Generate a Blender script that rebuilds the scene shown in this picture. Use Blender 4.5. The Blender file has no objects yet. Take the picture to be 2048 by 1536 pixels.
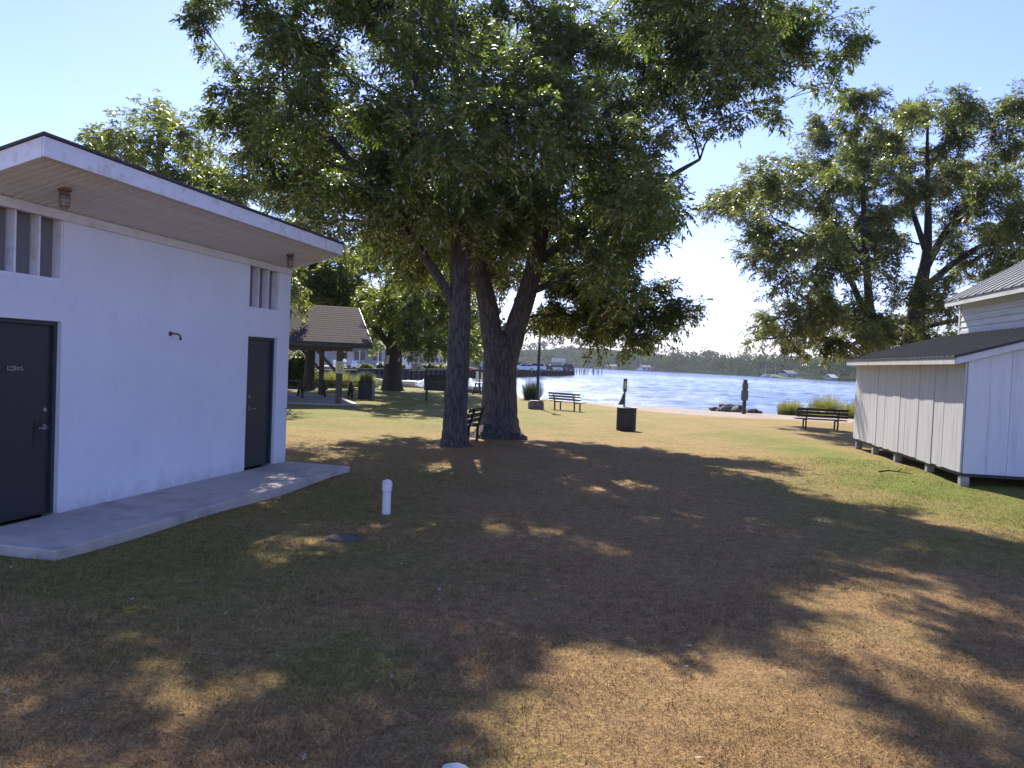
import bpy, bmesh, math, random
import numpy as np
from mathutils import Vector, Matrix
R = math.radians
HAZE = True
# ------------------------------------------------------------------ camera, sky, sun, exposure
scn = bpy.context.scene
col = scn.collection
cam_d = bpy.data.cameras.new('camera'); cam = bpy.data.objects.new('camera', cam_d); col.objects.link(cam)
cam_d.sensor_width = 36.0; cam_d.lens = 36.0 * 1520 / 2048; cam_d.clip_start = 0.1; cam_d.clip_end = 6000
cam.matrix_world = Matrix.Translation((0, 0, 1.9)) @ Matrix.Rotation(R(90 - 1.62), 4, 'X') @ Matrix.Rotation(R(2.4), 4, 'Z')
scn.camera = cam
SUN_AZ, SUN_EL = -7.5, 42.0            # degrees left of +Y, above the horizon
w = bpy.data.worlds.new('World'); scn.world = w; w.use_nodes = True
wn = w.node_tree.nodes; wl = w.node_tree.links
sky = wn.new('ShaderNodeTexSky'); sky.sky_type = 'NISHITA'; sky.sun_disc = False
sky.sun_elevation = R(SUN_EL); sky.sun_rotation = R(SUN_AZ)
sky.air_density = 1.0; sky.dust_density = 0.25; sky.ozone_density = 5.0; sky.altitude = 0
bg = wn['Background']; bg.inputs[1].default_value = 0.10
tint = wn.new('ShaderNodeMix'); tint.data_type = 'RGBA'; tint.blend_type = 'MULTIPLY'; tint.inputs[0].default_value = 1.0
tint.inputs[7].default_value = (1.0, 0.875, 1.2, 1); wl.new(sky.outputs[0], tint.inputs[6]); wl.new(tint.outputs[2], bg.inputs[0])
sd = bpy.data.lights.new('sun', 'SUN'); sun = bpy.data.objects.new('sun', sd); col.objects.link(sun)
sd.energy = 4.4; sd.angle = R(0.53); sd.color = (1.0, 0.94, 0.82)
a, e = R(SUN_AZ), R(SUN_EL)
sdir = Vector((math.sin(a) * math.cos(e), math.cos(a) * math.cos(e), math.sin(e)))
sun.rotation_euler = sdir.to_track_quat('Z', 'Y').to_euler(); sun.location = (-8, 60, 60)
scn.view_settings.view_transform = 'Standard'; scn.view_settings.look = 'None'
scn.view_settings.exposure = 1.24; scn.view_settings.gamma = 1.0; scn.view_settings.use_curve_mapping = False
scn.cycles.max_bounces = 6; scn.cycles.transparent_max_bounces = 6; scn.cycles.volume_bounces = 0
random.seed(3); rng = np.random.default_rng(5)

# ------------------------------------------------------------------ helpers
def tag(o, label=None, cat=None, group=None, kind=None):
    for k, v in (('label', label), ('category', cat), ('group', group), ('kind', kind)):
        if v: o[k] = v
    return o
def empty(name, loc=(0, 0, 0), rz=0.0, label=None, cat=None, group=None):
    o = bpy.data.objects.new(name, None); col.objects.link(o); o.empty_display_size = 0.2
    o.location = loc; o.rotation_euler = (0, 0, rz)
    return tag(o, label, cat, group)
def link(name, me, parent=None, loc=None, rot=None):
    o = bpy.data.objects.new(name, me); col.objects.link(o); o.parent = parent
    if loc is not None: o.location = loc
    if rot is not None: o.rotation_euler = rot
    return o
def copy_tree(o, parent=None):
    c = o.copy(); col.objects.link(c); c.parent = parent
    for ch in [x for x in o.children]: copy_tree(ch, c)
    return c
class MB:
    """collects boxes, bars, tubes and prisms into one mesh"""
    def __init__(s): s.v = []; s.f = []
    def add(s, vs, fs):
        b = len(s.v); s.v += [tuple(x) for x in vs]; s.f += [tuple(b + i for i in f) for f in fs]; return s
    def box(s, x0, x1, y0, y1, z0, z1):
        return s.add([(x0,y0,z0),(x1,y0,z0),(x1,y1,z0),(x0,y1,z0),(x0,y0,z1),(x1,y0,z1),(x1,y1,z1),(x0,y1,z1)],
                     [(3,2,1,0),(4,5,6,7),(0,1,5,4),(1,2,6,5),(2,3,7,6),(3,0,4,7)])
    def cbox(s, c, d, rot=None):
        hx, hy, hz = d[0]/2, d[1]/2, d[2]/2
        vs = [Vector(p) for p in ((-hx,-hy,-hz),(hx,-hy,-hz),(hx,hy,-hz),(-hx,hy,-hz),(-hx,-hy,hz),(hx,-hy,hz),(hx,hy,hz),(-hx,hy,hz))]
        if rot is not None: vs = [rot @ p for p in vs]
        return s.add([p + Vector(c) for p in vs], [(3,2,1,0),(4,5,6,7),(0,1,5,4),(1,2,6,5),(2,3,7,6),(3,0,4,7)])
    def bar(s, p, q, w, h=None, up=(0,0,1)):
        p, q = Vector(p), Vector(q); d = q - p; L = d.length; d.normalize(); u = Vector(up)
        if abs(d.dot(u)) > .98: u = Vector((0,1,0))
        sx = d.cross(u).normalized(); sz = sx.cross(d)
        m = Matrix((sx, d, sz)).transposed()
        return s.cbox((p + q) / 2, (w, L, h or w), m)
    def tube(s, pts, rad, n=8, cap=True, lobe=None):
        pts = [Vector(p) for p in pts]; rad = rad if hasattr(rad, '__len__') else [rad] * len(pts)
        b = len(s.v); prev = None
        for i, p in enumerate(pts):
            t = (pts[min(i+1, len(pts)-1)] - pts[max(i-1, 0)]).normalized()
            if prev is None:
                u = t.cross(Vector((0,1,0)))
                if u.length < .1: u = t.cross(Vector((1,0,0)))
            else: u = prev - t * prev.dot(t)
            u.normalize(); prev = u; v = t.cross(u)
            for k in range(n):
                an = 2 * math.pi * k / n; r = rad[i] * (lobe(i, an) if lobe else 1)
                s.v.append(tuple(p + u * (r * math.cos(an)) + v * (r * math.sin(an))))
        for i in range(len(pts) - 1):
            for k in range(n):
                k2 = (k + 1) % n
                s.f.append((b+i*n+k, b+i*n+k2, b+(i+1)*n+k2, b+(i+1)*n+k))
        if cap:
            s.f.append(tuple(b + k for k in reversed(range(n)))); m = b + (len(pts)-1) * n
            s.f.append(tuple(m + k for k in range(n)))
        return s
    def lathe(s, prof, n=16, c=(0,0,0)):
        b = len(s.v)
        for r, z in prof:
            for k in range(n):
                an = 2*math.pi*k/n; s.v.append((c[0]+r*math.cos(an), c[1]+r*math.sin(an), c[2]+z))
        for i in range(len(prof)-1):
            for k in range(n):
                k2 = (k+1) % n; s.f.append((b+i*n+k, b+i*n+k2, b+(i+1)*n+k2, b+(i+1)*n+k))
        s.f.append(tuple(b+k for k in reversed(range(n)))); m = b+(len(prof)-1)*n; s.f.append(tuple(m+k for k in range(n)))
        return s
    def prism(s, poly, axis, a0, a1):
        """poly in the two other axes, extruded along axis 'x','y' or 'z'"""
        def P(u, v, t): return {'x': (t,u,v), 'y': (u,t,v), 'z': (u,v,t)}[axis]
        n = len(poly); vs = [P(u,v,a0) for u,v in poly] + [P(u,v,a1) for u,v in poly]
        return s.add(vs, [tuple(range(n))[::-1], tuple(range(n, 2*n))] + [(i, (i+1)%n, n+(i+1)%n, n+i) for i in range(n)])
    def mesh(s, name, mat, bevel=0, smooth=False):
        me = bpy.data.meshes.new(name); me.from_pydata(s.v, [], s.f); me.update()
        bm = bmesh.new(); bm.from_mesh(me)
        bmesh.ops.recalc_face_normals(bm, faces=bm.faces)
        if bevel:
            es = [ed for ed in bm.edges if len(ed.link_faces) == 2 and ed.calc_face_angle() > .6]
            bmesh.ops.bevel(bm, geom=es, offset=bevel, segments=1, affect='EDGES', clamp_overlap=True)
        if smooth:
            for f in bm.faces: f.smooth = True
        bm.to_mesh(me); bm.free()
        if mat: me.materials.append(mat)
        return me
    def build(s, name, mat, parent=None, bevel=0, smooth=False, loc=None, rot=None):
        return link(name, s.mesh(name, mat, bevel, smooth), parent, loc, rot)

def np_mesh(name, verts, faces, mat, parent=None, attrs=None, smooth=False):
    """verts (n,3), faces (m,k) fast mesh; attrs {name: (domain, array)}"""
    me = bpy.data.meshes.new(name); n, (m, k) = len(verts), faces.shape
    me.vertices.add(n); me.vertices.foreach_set('co', np.ascontiguousarray(verts, np.float32).ravel())
    me.loops.add(m*k); me.loops.foreach_set('vertex_index', np.ascontiguousarray(faces, np.int32).ravel())
    me.polygons.add(m); me.polygons.foreach_set('loop_start', np.arange(0, m*k, k, dtype=np.int32))
    me.polygons.foreach_set('loop_total', np.full(m, k, np.int32))
    if smooth: me.polygons.foreach_set('use_smooth', np.ones(m, bool))
    for an, (dom, arr) in (attrs or {}).items():
        at = me.attributes.new(an, 'FLOAT', dom); at.data.foreach_set('value', np.ascontiguousarray(arr, np.float32))
    me.update(calc_edges=True)
    if mat: me.materials.append(mat)
    return link(name, me, parent)

# ------------------------------------------------------------------ materials
def newmat(name):
    m = bpy.data.materials.new(name); m.use_nodes = True
    return m, m.node_tree.nodes, m.node_tree.links, m.node_tree.nodes['Principled BSDF']
def noise(nt, scale, detail=4, rough=.55, vec=None, sc=None):
    nn, ll = nt.nodes, nt.links
    t = nn.new('ShaderNodeTexNoise'); t.inputs['Scale'].default_value = scale; t.inputs['Detail'].default_value = detail
    t.inputs['Roughness'].default_value = rough
    if vec is None:
        tc = nn.new('ShaderNodeTexCoord'); vec = tc.outputs['Object']
    if sc:
        mp = nn.new('ShaderNodeMapping'); mp.inputs['Scale'].default_value = sc; ll.new(vec, mp.inputs[0]); vec = mp.outputs[0]
    ll.new(vec, t.inputs['Vector']); return t
def ramp(nt, src, stops):
    r = nt.nodes.new('ShaderNodeValToRGB'); el = r.color_ramp.elements
    while len(el) < len(stops): el.new(.5)
    for q, (p, c) in zip(el, stops): q.position = p; q.color = (*c, 1) if len(c) == 3 else c
    nt.links.new(src, r.inputs[0]); return r
def bump(nt, src, bsdf, strength=.3, dist=.02):
    b = nt.nodes.new('ShaderNodeBump'); b.inputs['Strength'].default_value = strength; b.inputs['Distance'].default_value = dist
    nt.links.new(src, b.inputs['Height']); nt.links.new(b.outputs[0], bsdf.inputs['Normal']); return b
def mixc(nt, fac, c1, c2, mode='MIX'):
    m = nt.nodes.new('ShaderNodeMix'); m.data_type = 'RGBA'; m.blend_type = mode
    for s, v in ((m.inputs[0], fac), (m.inputs[6], c1), (m.inputs[7], c2)):
        if isinstance(v, (int, float)): s.default_value = v
        elif isinstance(v, tuple): s.default_value = (*v, 1)
        else: nt.links.new(v, s)
    return m.outputs[2]
def simple(name, c, rough=.6, var=.15, scale=6, metal=0, sc=None, bstr=.15, bdist=.005, dirt=None, spec=.5):
    m, nn, ll, b = newmat(name); nt = m.node_tree; b.inputs['Specular IOR Level'].default_value = spec
    t = noise(nt, scale, 5, .6, sc=sc)
    lo = tuple(max(0, x*(1-var)) for x in c); hi = tuple(min(1, x*(1+var)) for x in c)
    r = ramp(nt, t.outputs[0], [(.3, lo), (.7, hi)]); out = r.outputs[0]
    if dirt:
        t2 = noise(nt, dirt[1], 6, .65, sc=dirt[2] if len(dirt) > 2 else None)
        r2 = ramp(nt, t2.outputs[0], [(.52, (0,0,0)), (.78, (1,1,1))])
        out = mixc(nt, r2.outputs[0], out, dirt[0])
    ll.new(out, b.inputs['Base Color']); b.inputs['Roughness'].default_value = rough; b.inputs['Metallic'].default_value = metal
    if bstr: bump(nt, t.outputs[0], b, bstr, bdist)
    return m
M = {}
def block_wall():
    m, nn, ll, b = newmat('white_wall'); nt = m.node_tree
    tc = nn.new('ShaderNodeTexCoord'); sp = nn.new('ShaderNodeSeparateXYZ'); ll.new(tc.outputs['Object'], sp.inputs[0])
    cb = nn.new('ShaderNodeCombineXYZ'); ll.new(sp.outputs[0], cb.inputs[0]); ll.new(sp.outputs[2], cb.inputs[1])
    bk = nn.new('ShaderNodeTexBrick'); ll.new(cb.outputs[0], bk.inputs[0]); bk.inputs['Scale'].default_value = 1.0
    for k_, v_ in (('Mortar Size', .006), ('Brick Width', .4), ('Row Height', .2), ('Mortar Smooth', .6)): bk.inputs[k_].default_value = v_
    bk.inputs['Color1'].default_value = bk.inputs['Color2'].default_value = (1,1,1,1); bk.inputs['Mortar'].default_value = (0,0,0,1)
    n1 = noise(nt, 1.1, 6, .6); n2 = noise(nt, 7, 6, .7, sc=(1,1,.35)); n3 = noise(nt, 60, 3, .6)
    c = ramp(nt, n1.outputs[0], [(.3, (.66,.69,.76)), (.7, (.74,.765,.82))]); d = ramp(nt, n2.outputs[0], [(.55, (0,0,0)), (.85, (.55,.55,.55))])
    n4 = noise(nt, 5, 6, .7); sz = nn.new('ShaderNodeMath'); sz.operation = 'MULTIPLY_ADD'; ll.new(sp.outputs[2], sz.inputs[0]); sz.inputs[1].default_value = -1.1; ll.new(n4.outputs[0], sz.inputs[2])
    e_ = ramp(nt, sz.outputs[0], [(.2, (0,0,0)), (.5, (.5,.5,.5))]); c2 = mixc(nt, d.outputs[0], c.outputs[0], (.52,.52,.53))
    ll.new(mixc(nt, e_.outputs[0], c2, (.40,.36,.33)), b.inputs['Base Color']); b.inputs['Roughness'].default_value = .6
    ad = nn.new('ShaderNodeMath'); ad.operation = 'MULTIPLY_ADD'; ll.new(n3.outputs[0], ad.inputs[0]); ad.inputs[1].default_value = .35; ll.new(bk.outputs['Color'], ad.inputs[2])
    bump(nt, ad.outputs[0], b, .22, .004); return m
M['white_wall'] = block_wall()
M['white_trim'] = simple('white_trim', (.74,.76,.81), .5, .04, 8, sc=(1,1,1), dirt=((.5,.46,.4), 7))
M['soffit'] = simple('soffit', (.66,.645,.625), .6, .07, 5, dirt=((.45,.4,.33), 4))
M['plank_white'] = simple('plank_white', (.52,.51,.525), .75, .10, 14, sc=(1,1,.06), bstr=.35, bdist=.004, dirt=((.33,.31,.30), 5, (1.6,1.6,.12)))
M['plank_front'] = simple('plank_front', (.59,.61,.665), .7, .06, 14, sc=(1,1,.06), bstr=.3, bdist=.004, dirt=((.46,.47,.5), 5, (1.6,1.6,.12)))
M['siding'] = simple('siding', (.66,.67,.62), .7, .08, 10, sc=(.06,1,1), bstr=.3, bdist=.004, dirt=((.42,.43,.36), 4, (.3,1,2)))
M['shingle_dark'] = simple('shingle_dark', (.06,.06,.065), .85, .3, 12)
M['roof_metal'] = simple('roof_metal', (.06,.063,.068), .7, .12, 3, metal=0, bstr=.05, spec=.2)
M['rib_metal'] = simple('rib_metal', (.30,.30,.31), .5, .08, 3, metal=.3, bstr=.05)
M['door'] = simple('door', (.022,.028,.032), .45, .1, 4, bstr=.05)
M['door_frame'] = simple('door_frame', (.03,.038,.045), .4, .1, 4, bstr=.05)
M['steel'] = simple('steel', (.35,.35,.36), .35, .1, 8, metal=.9, bstr=0)
M['rust'] = simple('rust', (.13,.075,.05), .7, .3, 30)
M['screen'] = simple('screen', (.15,.145,.15), .6, .2, 60)
M['glass_dark'] = simple('glass_dark', (.03,.035,.045), .08, .2, 2, bstr=0)
M['lamp_glass'] = simple('lamp_glass', (.3,.29,.27), .15, .1, 20, bstr=0)
M['concrete'] = simple('concrete', (.46,.40,.345), .85, .12, 4, bstr=.4, bdist=.004, dirt=((.22,.2,.18), 2.3))
M['pier_block'] = simple('pier_block', (.34,.32,.29), .9, .15, 9, bstr=.5, dirt=((.15,.17,.08), 6))
M['cover_iron'] = simple('cover_iron', (.10,.085,.078), .95, .25, 14, spec=.1)
M['wood_dark'] = simple('wood_dark', (.035,.028,.024), .6, .25, 20, sc=(.1,1,1))
M['wood_brown'] = simple('wood_brown', (.10,.075,.055), .75, .25, 20, sc=(1,1,.1))
M['wood_grey'] = simple('wood_grey', (.16,.14,.12), .8, .25, 14, sc=(1,1,.1))
M['green_metal'] = simple('green_metal', (.015,.032,.028), .4, .15, 8, bstr=.05)
M['dark_metal'] = simple('dark_metal', (.02,.02,.022), .45, .15, 8, bstr=.05)
M['sign_back'] = simple('sign_back', (.075,.095,.115), .5, .1, 8, bstr=0)
M['black_plastic'] = simple('black_plastic', (.018,.018,.024), .5, .15, 8, bstr=.05)
M['can_slat'] = simple('can_slat', (.032,.028,.027), .5, .3, 20, sc=(1,1,.1))
M['pvc'] = simple('pvc', (.72,.72,.70), .35, .03, 6, bstr=.03, dirt=((.42,.38,.32), 9))
M['stone'] = simple('stone', (.27,.25,.23), .9, .35, 5, bstr=.7, bdist=.03)
M['stone_planter'] = simple('stone_planter', (.15,.125,.11), .9, .3, 6, bstr=.6)
M['stone_dark'] = simple('stone_dark', (.12,.11,.10), .9, .35, 4, bstr=.7, bdist=.03)
M['stone_white'] = simple('stone_white', (.6,.58,.54), .9, .15, 15, bstr=.6)
M['shingle_tan'] = simple('shingle_tan', (.085,.073,.07), .95, .22, 9, bstr=.3, bdist=.006, spec=.05)
M['yellow_sign'] = simple('yellow_sign', (.72,.66,.30), .5, .04, 8, bstr=0)
M['sign_white'] = simple('sign_white', (.72,.71,.67), .5, .04, 8, bstr=0)
M['ink'] = simple('ink', (.03,.03,.03), .6, .1, 8, bstr=0)
M['white_paint'] = simple('white_paint', (.75,.75,.76), .4, .05, 4, bstr=.05)
M['car_white'] = simple('car_white', (.72,.73,.75), .25, .02, 2, bstr=0)
M['car_silver'] = simple('car_silver', (.38,.39,.42), .28, .04, 2, metal=.5, bstr=0)
M['car_dark'] = simple('car_dark', (.03,.035,.045), .25, .1, 2, bstr=0)
M['car_red'] = simple('car_red', (.16,.02,.025), .25, .1, 2, bstr=0)
M['tyre'] = simple('tyre', (.02,.02,.02), .85, .1, 8, bstr=0)
M['red'] = simple('red', (.5,.03,.04), .45, .1, 4, bstr=0)
M['cot_blue'] = simple('cot_blue', (.42,.45,.52), .6, .06, 2, sc=(1,1,8), bstr=.2)
M['cot_grey'] = simple('cot_grey', (.36,.36,.37), .6, .06, 2, sc=(1,1,8), bstr=.2)
M['cot_tan'] = simple('cot_tan', (.45,.41,.35), .6, .06, 2, sc=(1,1,8), bstr=.2)
M['roof_grey'] = simple('roof_grey', (.15,.15,.16), .85, .15, 4)
M['seawall'] = simple('seawall', (.035,.027,.024), .85, .35, 5, sc=(1,1,.2), bstr=.6, bdist=.05)
M['leaf_litter'] = simple('leaf_litter', (.27,.21,.14), .8, .3, 20, bstr=0)

def bark_mat(name, c1, c2, c3):
    m, nn, ll, b = newmat(name); nt = m.node_tree
    t = noise(nt, 9, 6, .65, sc=(1.9,1.9,.32)); v = nn.new('ShaderNodeTexVoronoi'); v.feature = 'DISTANCE_TO_EDGE'
    v.inputs['Scale'].default_value = 9
    tc = nn.new('ShaderNodeTexCoord'); mp = nn.new('ShaderNodeMapping'); mp.inputs['Scale'].default_value = (2.2,2.2,.3)
    ll.new(tc.outputs['Object'], mp.inputs[0])
    wr = mixc(nt, .12, mp.outputs[0], t.outputs['Color']); ll.new(wr, v.inputs['Vector'])
    mu = nn.new('ShaderNodeMath'); mu.operation = 'MULTIPLY'; ll.new(v.outputs['Distance'], mu.inputs[0]); mu.inputs[1].default_value = 3.2
    ad = nn.new('ShaderNodeMath'); ad.operation = 'MULTIPLY_ADD'; ll.new(t.outputs[0], ad.inputs[0]); ad.inputs[1].default_value = .55; ll.new(mu.outputs[0], ad.inputs[2])
    r = ramp(nt, ad.outputs[0], [(.25, c1), (.6, c2), (1., c3)])
    ll.new(r.outputs[0], b.inputs['Base Color']); b.inputs['Roughness'].default_value = .9
    bump(nt, ad.outputs[0], b, .7, .018); return m
M['bark'] = bark_mat('bark', (.03,.025,.025), (.07,.06,.057), (.11,.096,.092))
M['bark_dark'] = bark_mat('bark_dark', (.02,.017,.015), (.05,.042,.036), (.08,.07,.06))

def leaf_mat(name, dark, light, trans, tfac=.5, gl=.4):
    m, nn, ll, b = newmat(name); nt = m.node_tree; nn.remove(b)
    at = nn.new('ShaderNodeAttribute'); at.attribute_name = 'rnd'
    cr = ramp(nt, at.outputs['Fac'], [(0, dark), (1, light)])
    tr = ramp(nt, at.outputs['Fac'], [(0, tuple(x*.75 for x in trans)), (1, trans)])
    d = nn.new('ShaderNodeBsdfDiffuse'); ll.new(cr.outputs[0], d.inputs[0])
    t = nn.new('ShaderNodeBsdfTranslucent'); ll.new(tr.outputs[0], t.inputs[0])
    g = nn.new('ShaderNodeBsdfGlossy'); g.inputs['Roughness'].default_value = .38; g.inputs['Color'].default_value = (.9,.92,.95,1)
    m1 = nn.new('ShaderNodeMixShader'); m1.inputs[0].default_value = tfac; ll.new(d.outputs[0], m1.inputs[1]); ll.new(t.outputs[0], m1.inputs[2])
    lw = nn.new('ShaderNodeFresnel'); lw.inputs['IOR'].default_value = 1.4
    mm = nn.new('ShaderNodeMath'); mm.operation = 'MULTIPLY'; mm.inputs[1].default_value = gl; ll.new(lw.outputs[0], mm.inputs[0])
    m2 = nn.new('ShaderNodeMixShader'); ll.new(mm.outputs[0], m2.inputs[0]); ll.new(m1.outputs[0], m2.inputs[1]); ll.new(g.outputs[0], m2.inputs[2])
    ll.new(m2.outputs[0], nn['Material Output'].inputs[0]); return m
M['leaf'] = leaf_mat('leaf', (.035,.066,.016), (.075,.112,.024), (.23,.32,.04))
M['leaf_shore'] = leaf_mat('leaf_shore', (.04,.064,.018), (.09,.118,.03), (.31,.36,.05))
M['leaf_back'] = leaf_mat('leaf_back', (.045,.078,.016), (.09,.13,.022), (.36,.42,.045))
M['leaf_bush'] = leaf_mat('leaf_bush', (.06,.09,.018), (.11,.14,.025), (.30,.34,.04))
M['reed'] = leaf_mat('reed', (.09,.11,.025), (.17,.17,.05), (.30,.31,.05))
M['reed_dark'] = leaf_mat('reed_dark', (.025,.035,.018), (.05,.065,.03), (.06,.08,.03), .3)
M['reed_dry'] = leaf_mat('reed_dry', (.20,.15,.06), (.30,.25,.10), (.30,.25,.09))
M['forest'] = leaf_mat('forest', (.028,.05,.02), (.08,.11,.036), (.08,.1,.028), .3, .03)

def lawn_mat(name, blades=False):
    m, nn, ll, b = newmat(name); nt = m.node_tree
    geo = nn.new('ShaderNodeNewGeometry'); pos = geo.outputs['Position']
    at = nn.new('ShaderNodeAttribute'); at.attribute_name = 'green'
    big = noise(nt, .55, 5, .6, vec=pos); mid = noise(nt, 3.2, 5, .65, vec=pos); fine = noise(nt, 45, 7, .75, vec=pos)
    s = nn.new('ShaderNodeMath'); s.operation = 'MULTIPLY_ADD'; ll.new(big.outputs[0], s.inputs[0]); s.inputs[1].default_value = 1.5; ll.new(at.outputs['Fac'], s.inputs[2])
    s2 = nn.new('ShaderNodeMath'); s2.operation = 'MULTIPLY_ADD'; ll.new(mid.outputs[0], s2.inputs[0]); s2.inputs[1].default_value = .7; ll.new(s.outputs[0], s2.inputs[2])
    mr = nn.new('ShaderNodeMapRange'); mr.inputs[1].default_value = 1.0; mr.inputs[2].default_value = 1.95; ll.new(s2.outputs[0], mr.inputs[0])
    straw = ramp(nt, fine.outputs[0], [(.28, (.145,.083,.038)), (.5, (.345,.212,.09)), (.72, (.63,.43,.185))])
    green = ramp(nt, fine.outputs[0], [(.28, (.05,.07,.012)), (.5, (.15,.18,.025)), (.72, (.32,.33,.06))])
    c = mixc(nt, mr.outputs[0], straw.outputs[0], green.outputs[0])
    bare = noise(nt, 1.1, 6, .7, vec=pos, sc=(1,1.3,1)); br = ramp(nt, bare.outputs[0], [(.56, (0,0,0)), (.74, (.75,.75,.75))])
    c = mixc(nt, br.outputs[0], c, (.20,.125,.075))
    vn = noise(nt, 9, 5, .7, vec=pos); vr = ramp(nt, vn.outputs[0], [(.3, (.68,.66,.64)), (.7, (1.2,1.2,1.2))]); c = mixc(nt, 1.0, c, vr.outputs[0], 'MULTIPLY')
    if blades:
        a2 = nn.new('ShaderNodeAttribute'); a2.attribute_name = 'rnd'
        v = ramp(nt, a2.outputs['Fac'], [(0, (.65,.65,.6)), (.7, (1.1,1.1,1.1)), (1, (1.6,1.5,1.4))]); c = mixc(nt, 1.0, c, v.outputs[0], 'MULTIPLY')
    else: bump(nt, fine.outputs[0], b, .9, .04)
    ll.new(c, b.inputs['Base Color']); b.inputs['Roughness'].default_value = .9; b.inputs['Specular IOR Level'].default_value = .15
    return m
M['lawn'] = lawn_mat('lawn'); M['blades'] = lawn_mat('blades', True)
def sand_mat():
    m, nn, ll, b = newmat('sand'); nt = m.node_tree
    n1 = noise(nt, 1.3, 6, .6); n2 = noise(nt, 40, 4, .7)
    r = ramp(nt, n1.outputs[0], [(.3, (.22,.165,.12)), (.7, (.32,.25,.185))])
    ll.new(mixc(nt, .3, r.outputs[0], n2.outputs['Color'], 'OVERLAY'), b.inputs['Base Color']); b.inputs['Roughness'].default_value = .95
    bump(nt, n2.outputs[0], b, .6, .03); return m
M['sand'] = sand_mat()
def water_mat():
    m, nn, ll, b = newmat('water'); nt = m.node_tree
    geo = nn.new('ShaderNodeNewGeometry'); pos = geo.outputs['Position']
    n2 = noise(nt, 2.2, 5, .65, vec=pos, sc=(.6,1.2,1))
    b.inputs['Base Color'].default_value = (.075,.11,.16,1); b.inputs['Roughness'].default_value = .09; b.inputs['IOR'].default_value = 1.33
    bump(nt, n2.outputs[0], b, 1.0, .16); return m
M['water'] = water_mat()
M['hill'] = simple('hill', (.03,.042,.018), .95, .3, .05, bstr=0, spec=0)
M['shore_grass'] = simple('shore_grass', (.10,.14,.04), .95, .2, .3, bstr=0, spec=.1)
M['path_gravel'] = simple('path_gravel', (.22,.2,.18), .95, .2, 20)

# ------------------------------------------------------------------ ground, beach, water
XS = [-80,-14,-9,-4,0,3,5,7,10,15,20,40,80]
YL = np.array([60,57,55,52,50,48,42.5,37.5,35.1,35.2,36,38,40.])     # where the lawn ends
YW = np.array([69,65,63,61.5,58.5,57,54.5,52.5,51.8,50,49,50,52.])    # where the lake begins
WATER = -.75
def wob(x, y):
    return .035*np.sin(x*.9+1.3)*np.sin(y*.8) + .02*np.sin(x*2.1+y*1.7+.4) + .012*np.sin(x*4.3-y*3.1)
def gz(x, y):
    x = np.asarray(x, float); y = np.asarray(y, float)
    fl = .4 + .6*np.clip((x+5)/5, 0, 1)
    base = -.012*(np.clip(y, 16, 60) - 16)*fl
    yl, yw = np.interp(x, XS, YL), np.interp(x, XS, YW)
    t = np.clip((y - yl) / (yw - yl), 0, 1); b0 = -.012*(np.clip(yl, 16, 60) - 16)*fl
    z = np.where(y > yl, b0 + (WATER - b0)*t, base)
    z = np.where(y > yw, WATER - .12*np.clip(y - yw, 0, 12), z)
    return z + wob(x, y)*np.clip((yl + 2 - y)/4, 0, 1)*.5
def G(x, y, dz=0.): return (x, y, float(gz(x, y)) + dz)
def greenness(x, y):
    sg = lambda t: 1/(1+np.exp(-np.clip(t, -30, 30)))
    g = -.09 + .52*sg(-(x+1.0)/.8)*sg((14-y)/2)*sg((y-5.3)/.35) + .72*np.exp(-((x-7.7)/1.5)**2)*sg((y-11)/1.0)*sg((24-y)/1.5)
    g += .45*sg((x-3.6-.12*(12-y))/.8)*sg((y-6.5)/.7)*sg((15-y)/1.2) + .42*sg((y-18.5)/1.5)*sg(-(x-2.5)/2.5)
    g += .30*sg((y-21)/2) + .30*np.exp(-((x-.1)**2+(y-3.85)**2)/.3) + .6*np.exp(-((x+.95)**2/.25+(y-4.55)**2/.3))
    g -= .5*np.exp(-((x+1.22)**2+(y-16.5)**2)/.9) + .5*np.exp(-((x+.31)**2+(y-19.2)**2)/1.4) + .12*np.exp(-((x-1.2)/2.2)**2)*sg((13-y)/2)
    return g
gx = np.unique(np.concatenate([np.linspace(-80,-14,34), np.linspace(-14,22,145), np.linspace(22,80,30)]))
gy = np.unique(np.concatenate([np.linspace(-25,2,14), np.linspace(2,30,113), np.linspace(30,80,80)]))
GX, GY = np.meshgrid(gx, gy); nx, ny = len(gx), len(gy)
V = np.stack([GX, GY, gz(GX, GY)], -1).reshape(-1, 3)
i, j = np.meshgrid(np.arange(nx-1), np.arange(ny-1)); q = (j*nx+i).ravel()
FQ = np.stack([q, q+1, q+nx+1, q+nx], 1)
tag(np_mesh('ground', V, FQ, M['lawn'], attrs={'green': ('POINT', greenness(V[:,0], V[:,1]))}, smooth=True), kind='structure')
# beach strip
bx = np.linspace(2.2, 60, 200); rows = []
for t in np.linspace(0, 1, 14):
    edge = .55*np.sin(bx*1.1)+.35*np.sin(bx*2.7+1)+.2*np.sin(bx*6.1+2)
    y = np.interp(bx, XS, YL)*(1-t) + (np.interp(bx, XS, YW)+2.5)*t + edge*(1-t)
    taper = np.clip((bx-2.2)/4, 0, 1); y = (np.interp(bx, XS, YW)+2.5)*(1-taper) + y*taper
    rows.append(np.stack([bx, y, gz(bx, y) + (.02 if t > 0 else -.01)], -1))
V = np.concatenate(rows); nb = len(bx); i, j = np.meshgrid(np.arange(nb-1), np.arange(13)); q = (j*nb+i).ravel()
tag(np_mesh('beach', V, np.stack([q,q+1,q+nb+1,q+nb],1), M['sand'], smooth=True), kind='structure')
wy = np.concatenate([np.arange(46,110,.32), np.arange(110,190,.7), np.arange(190,330,1.6), np.array([340,380,450,600,800,1100,1500])])
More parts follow.
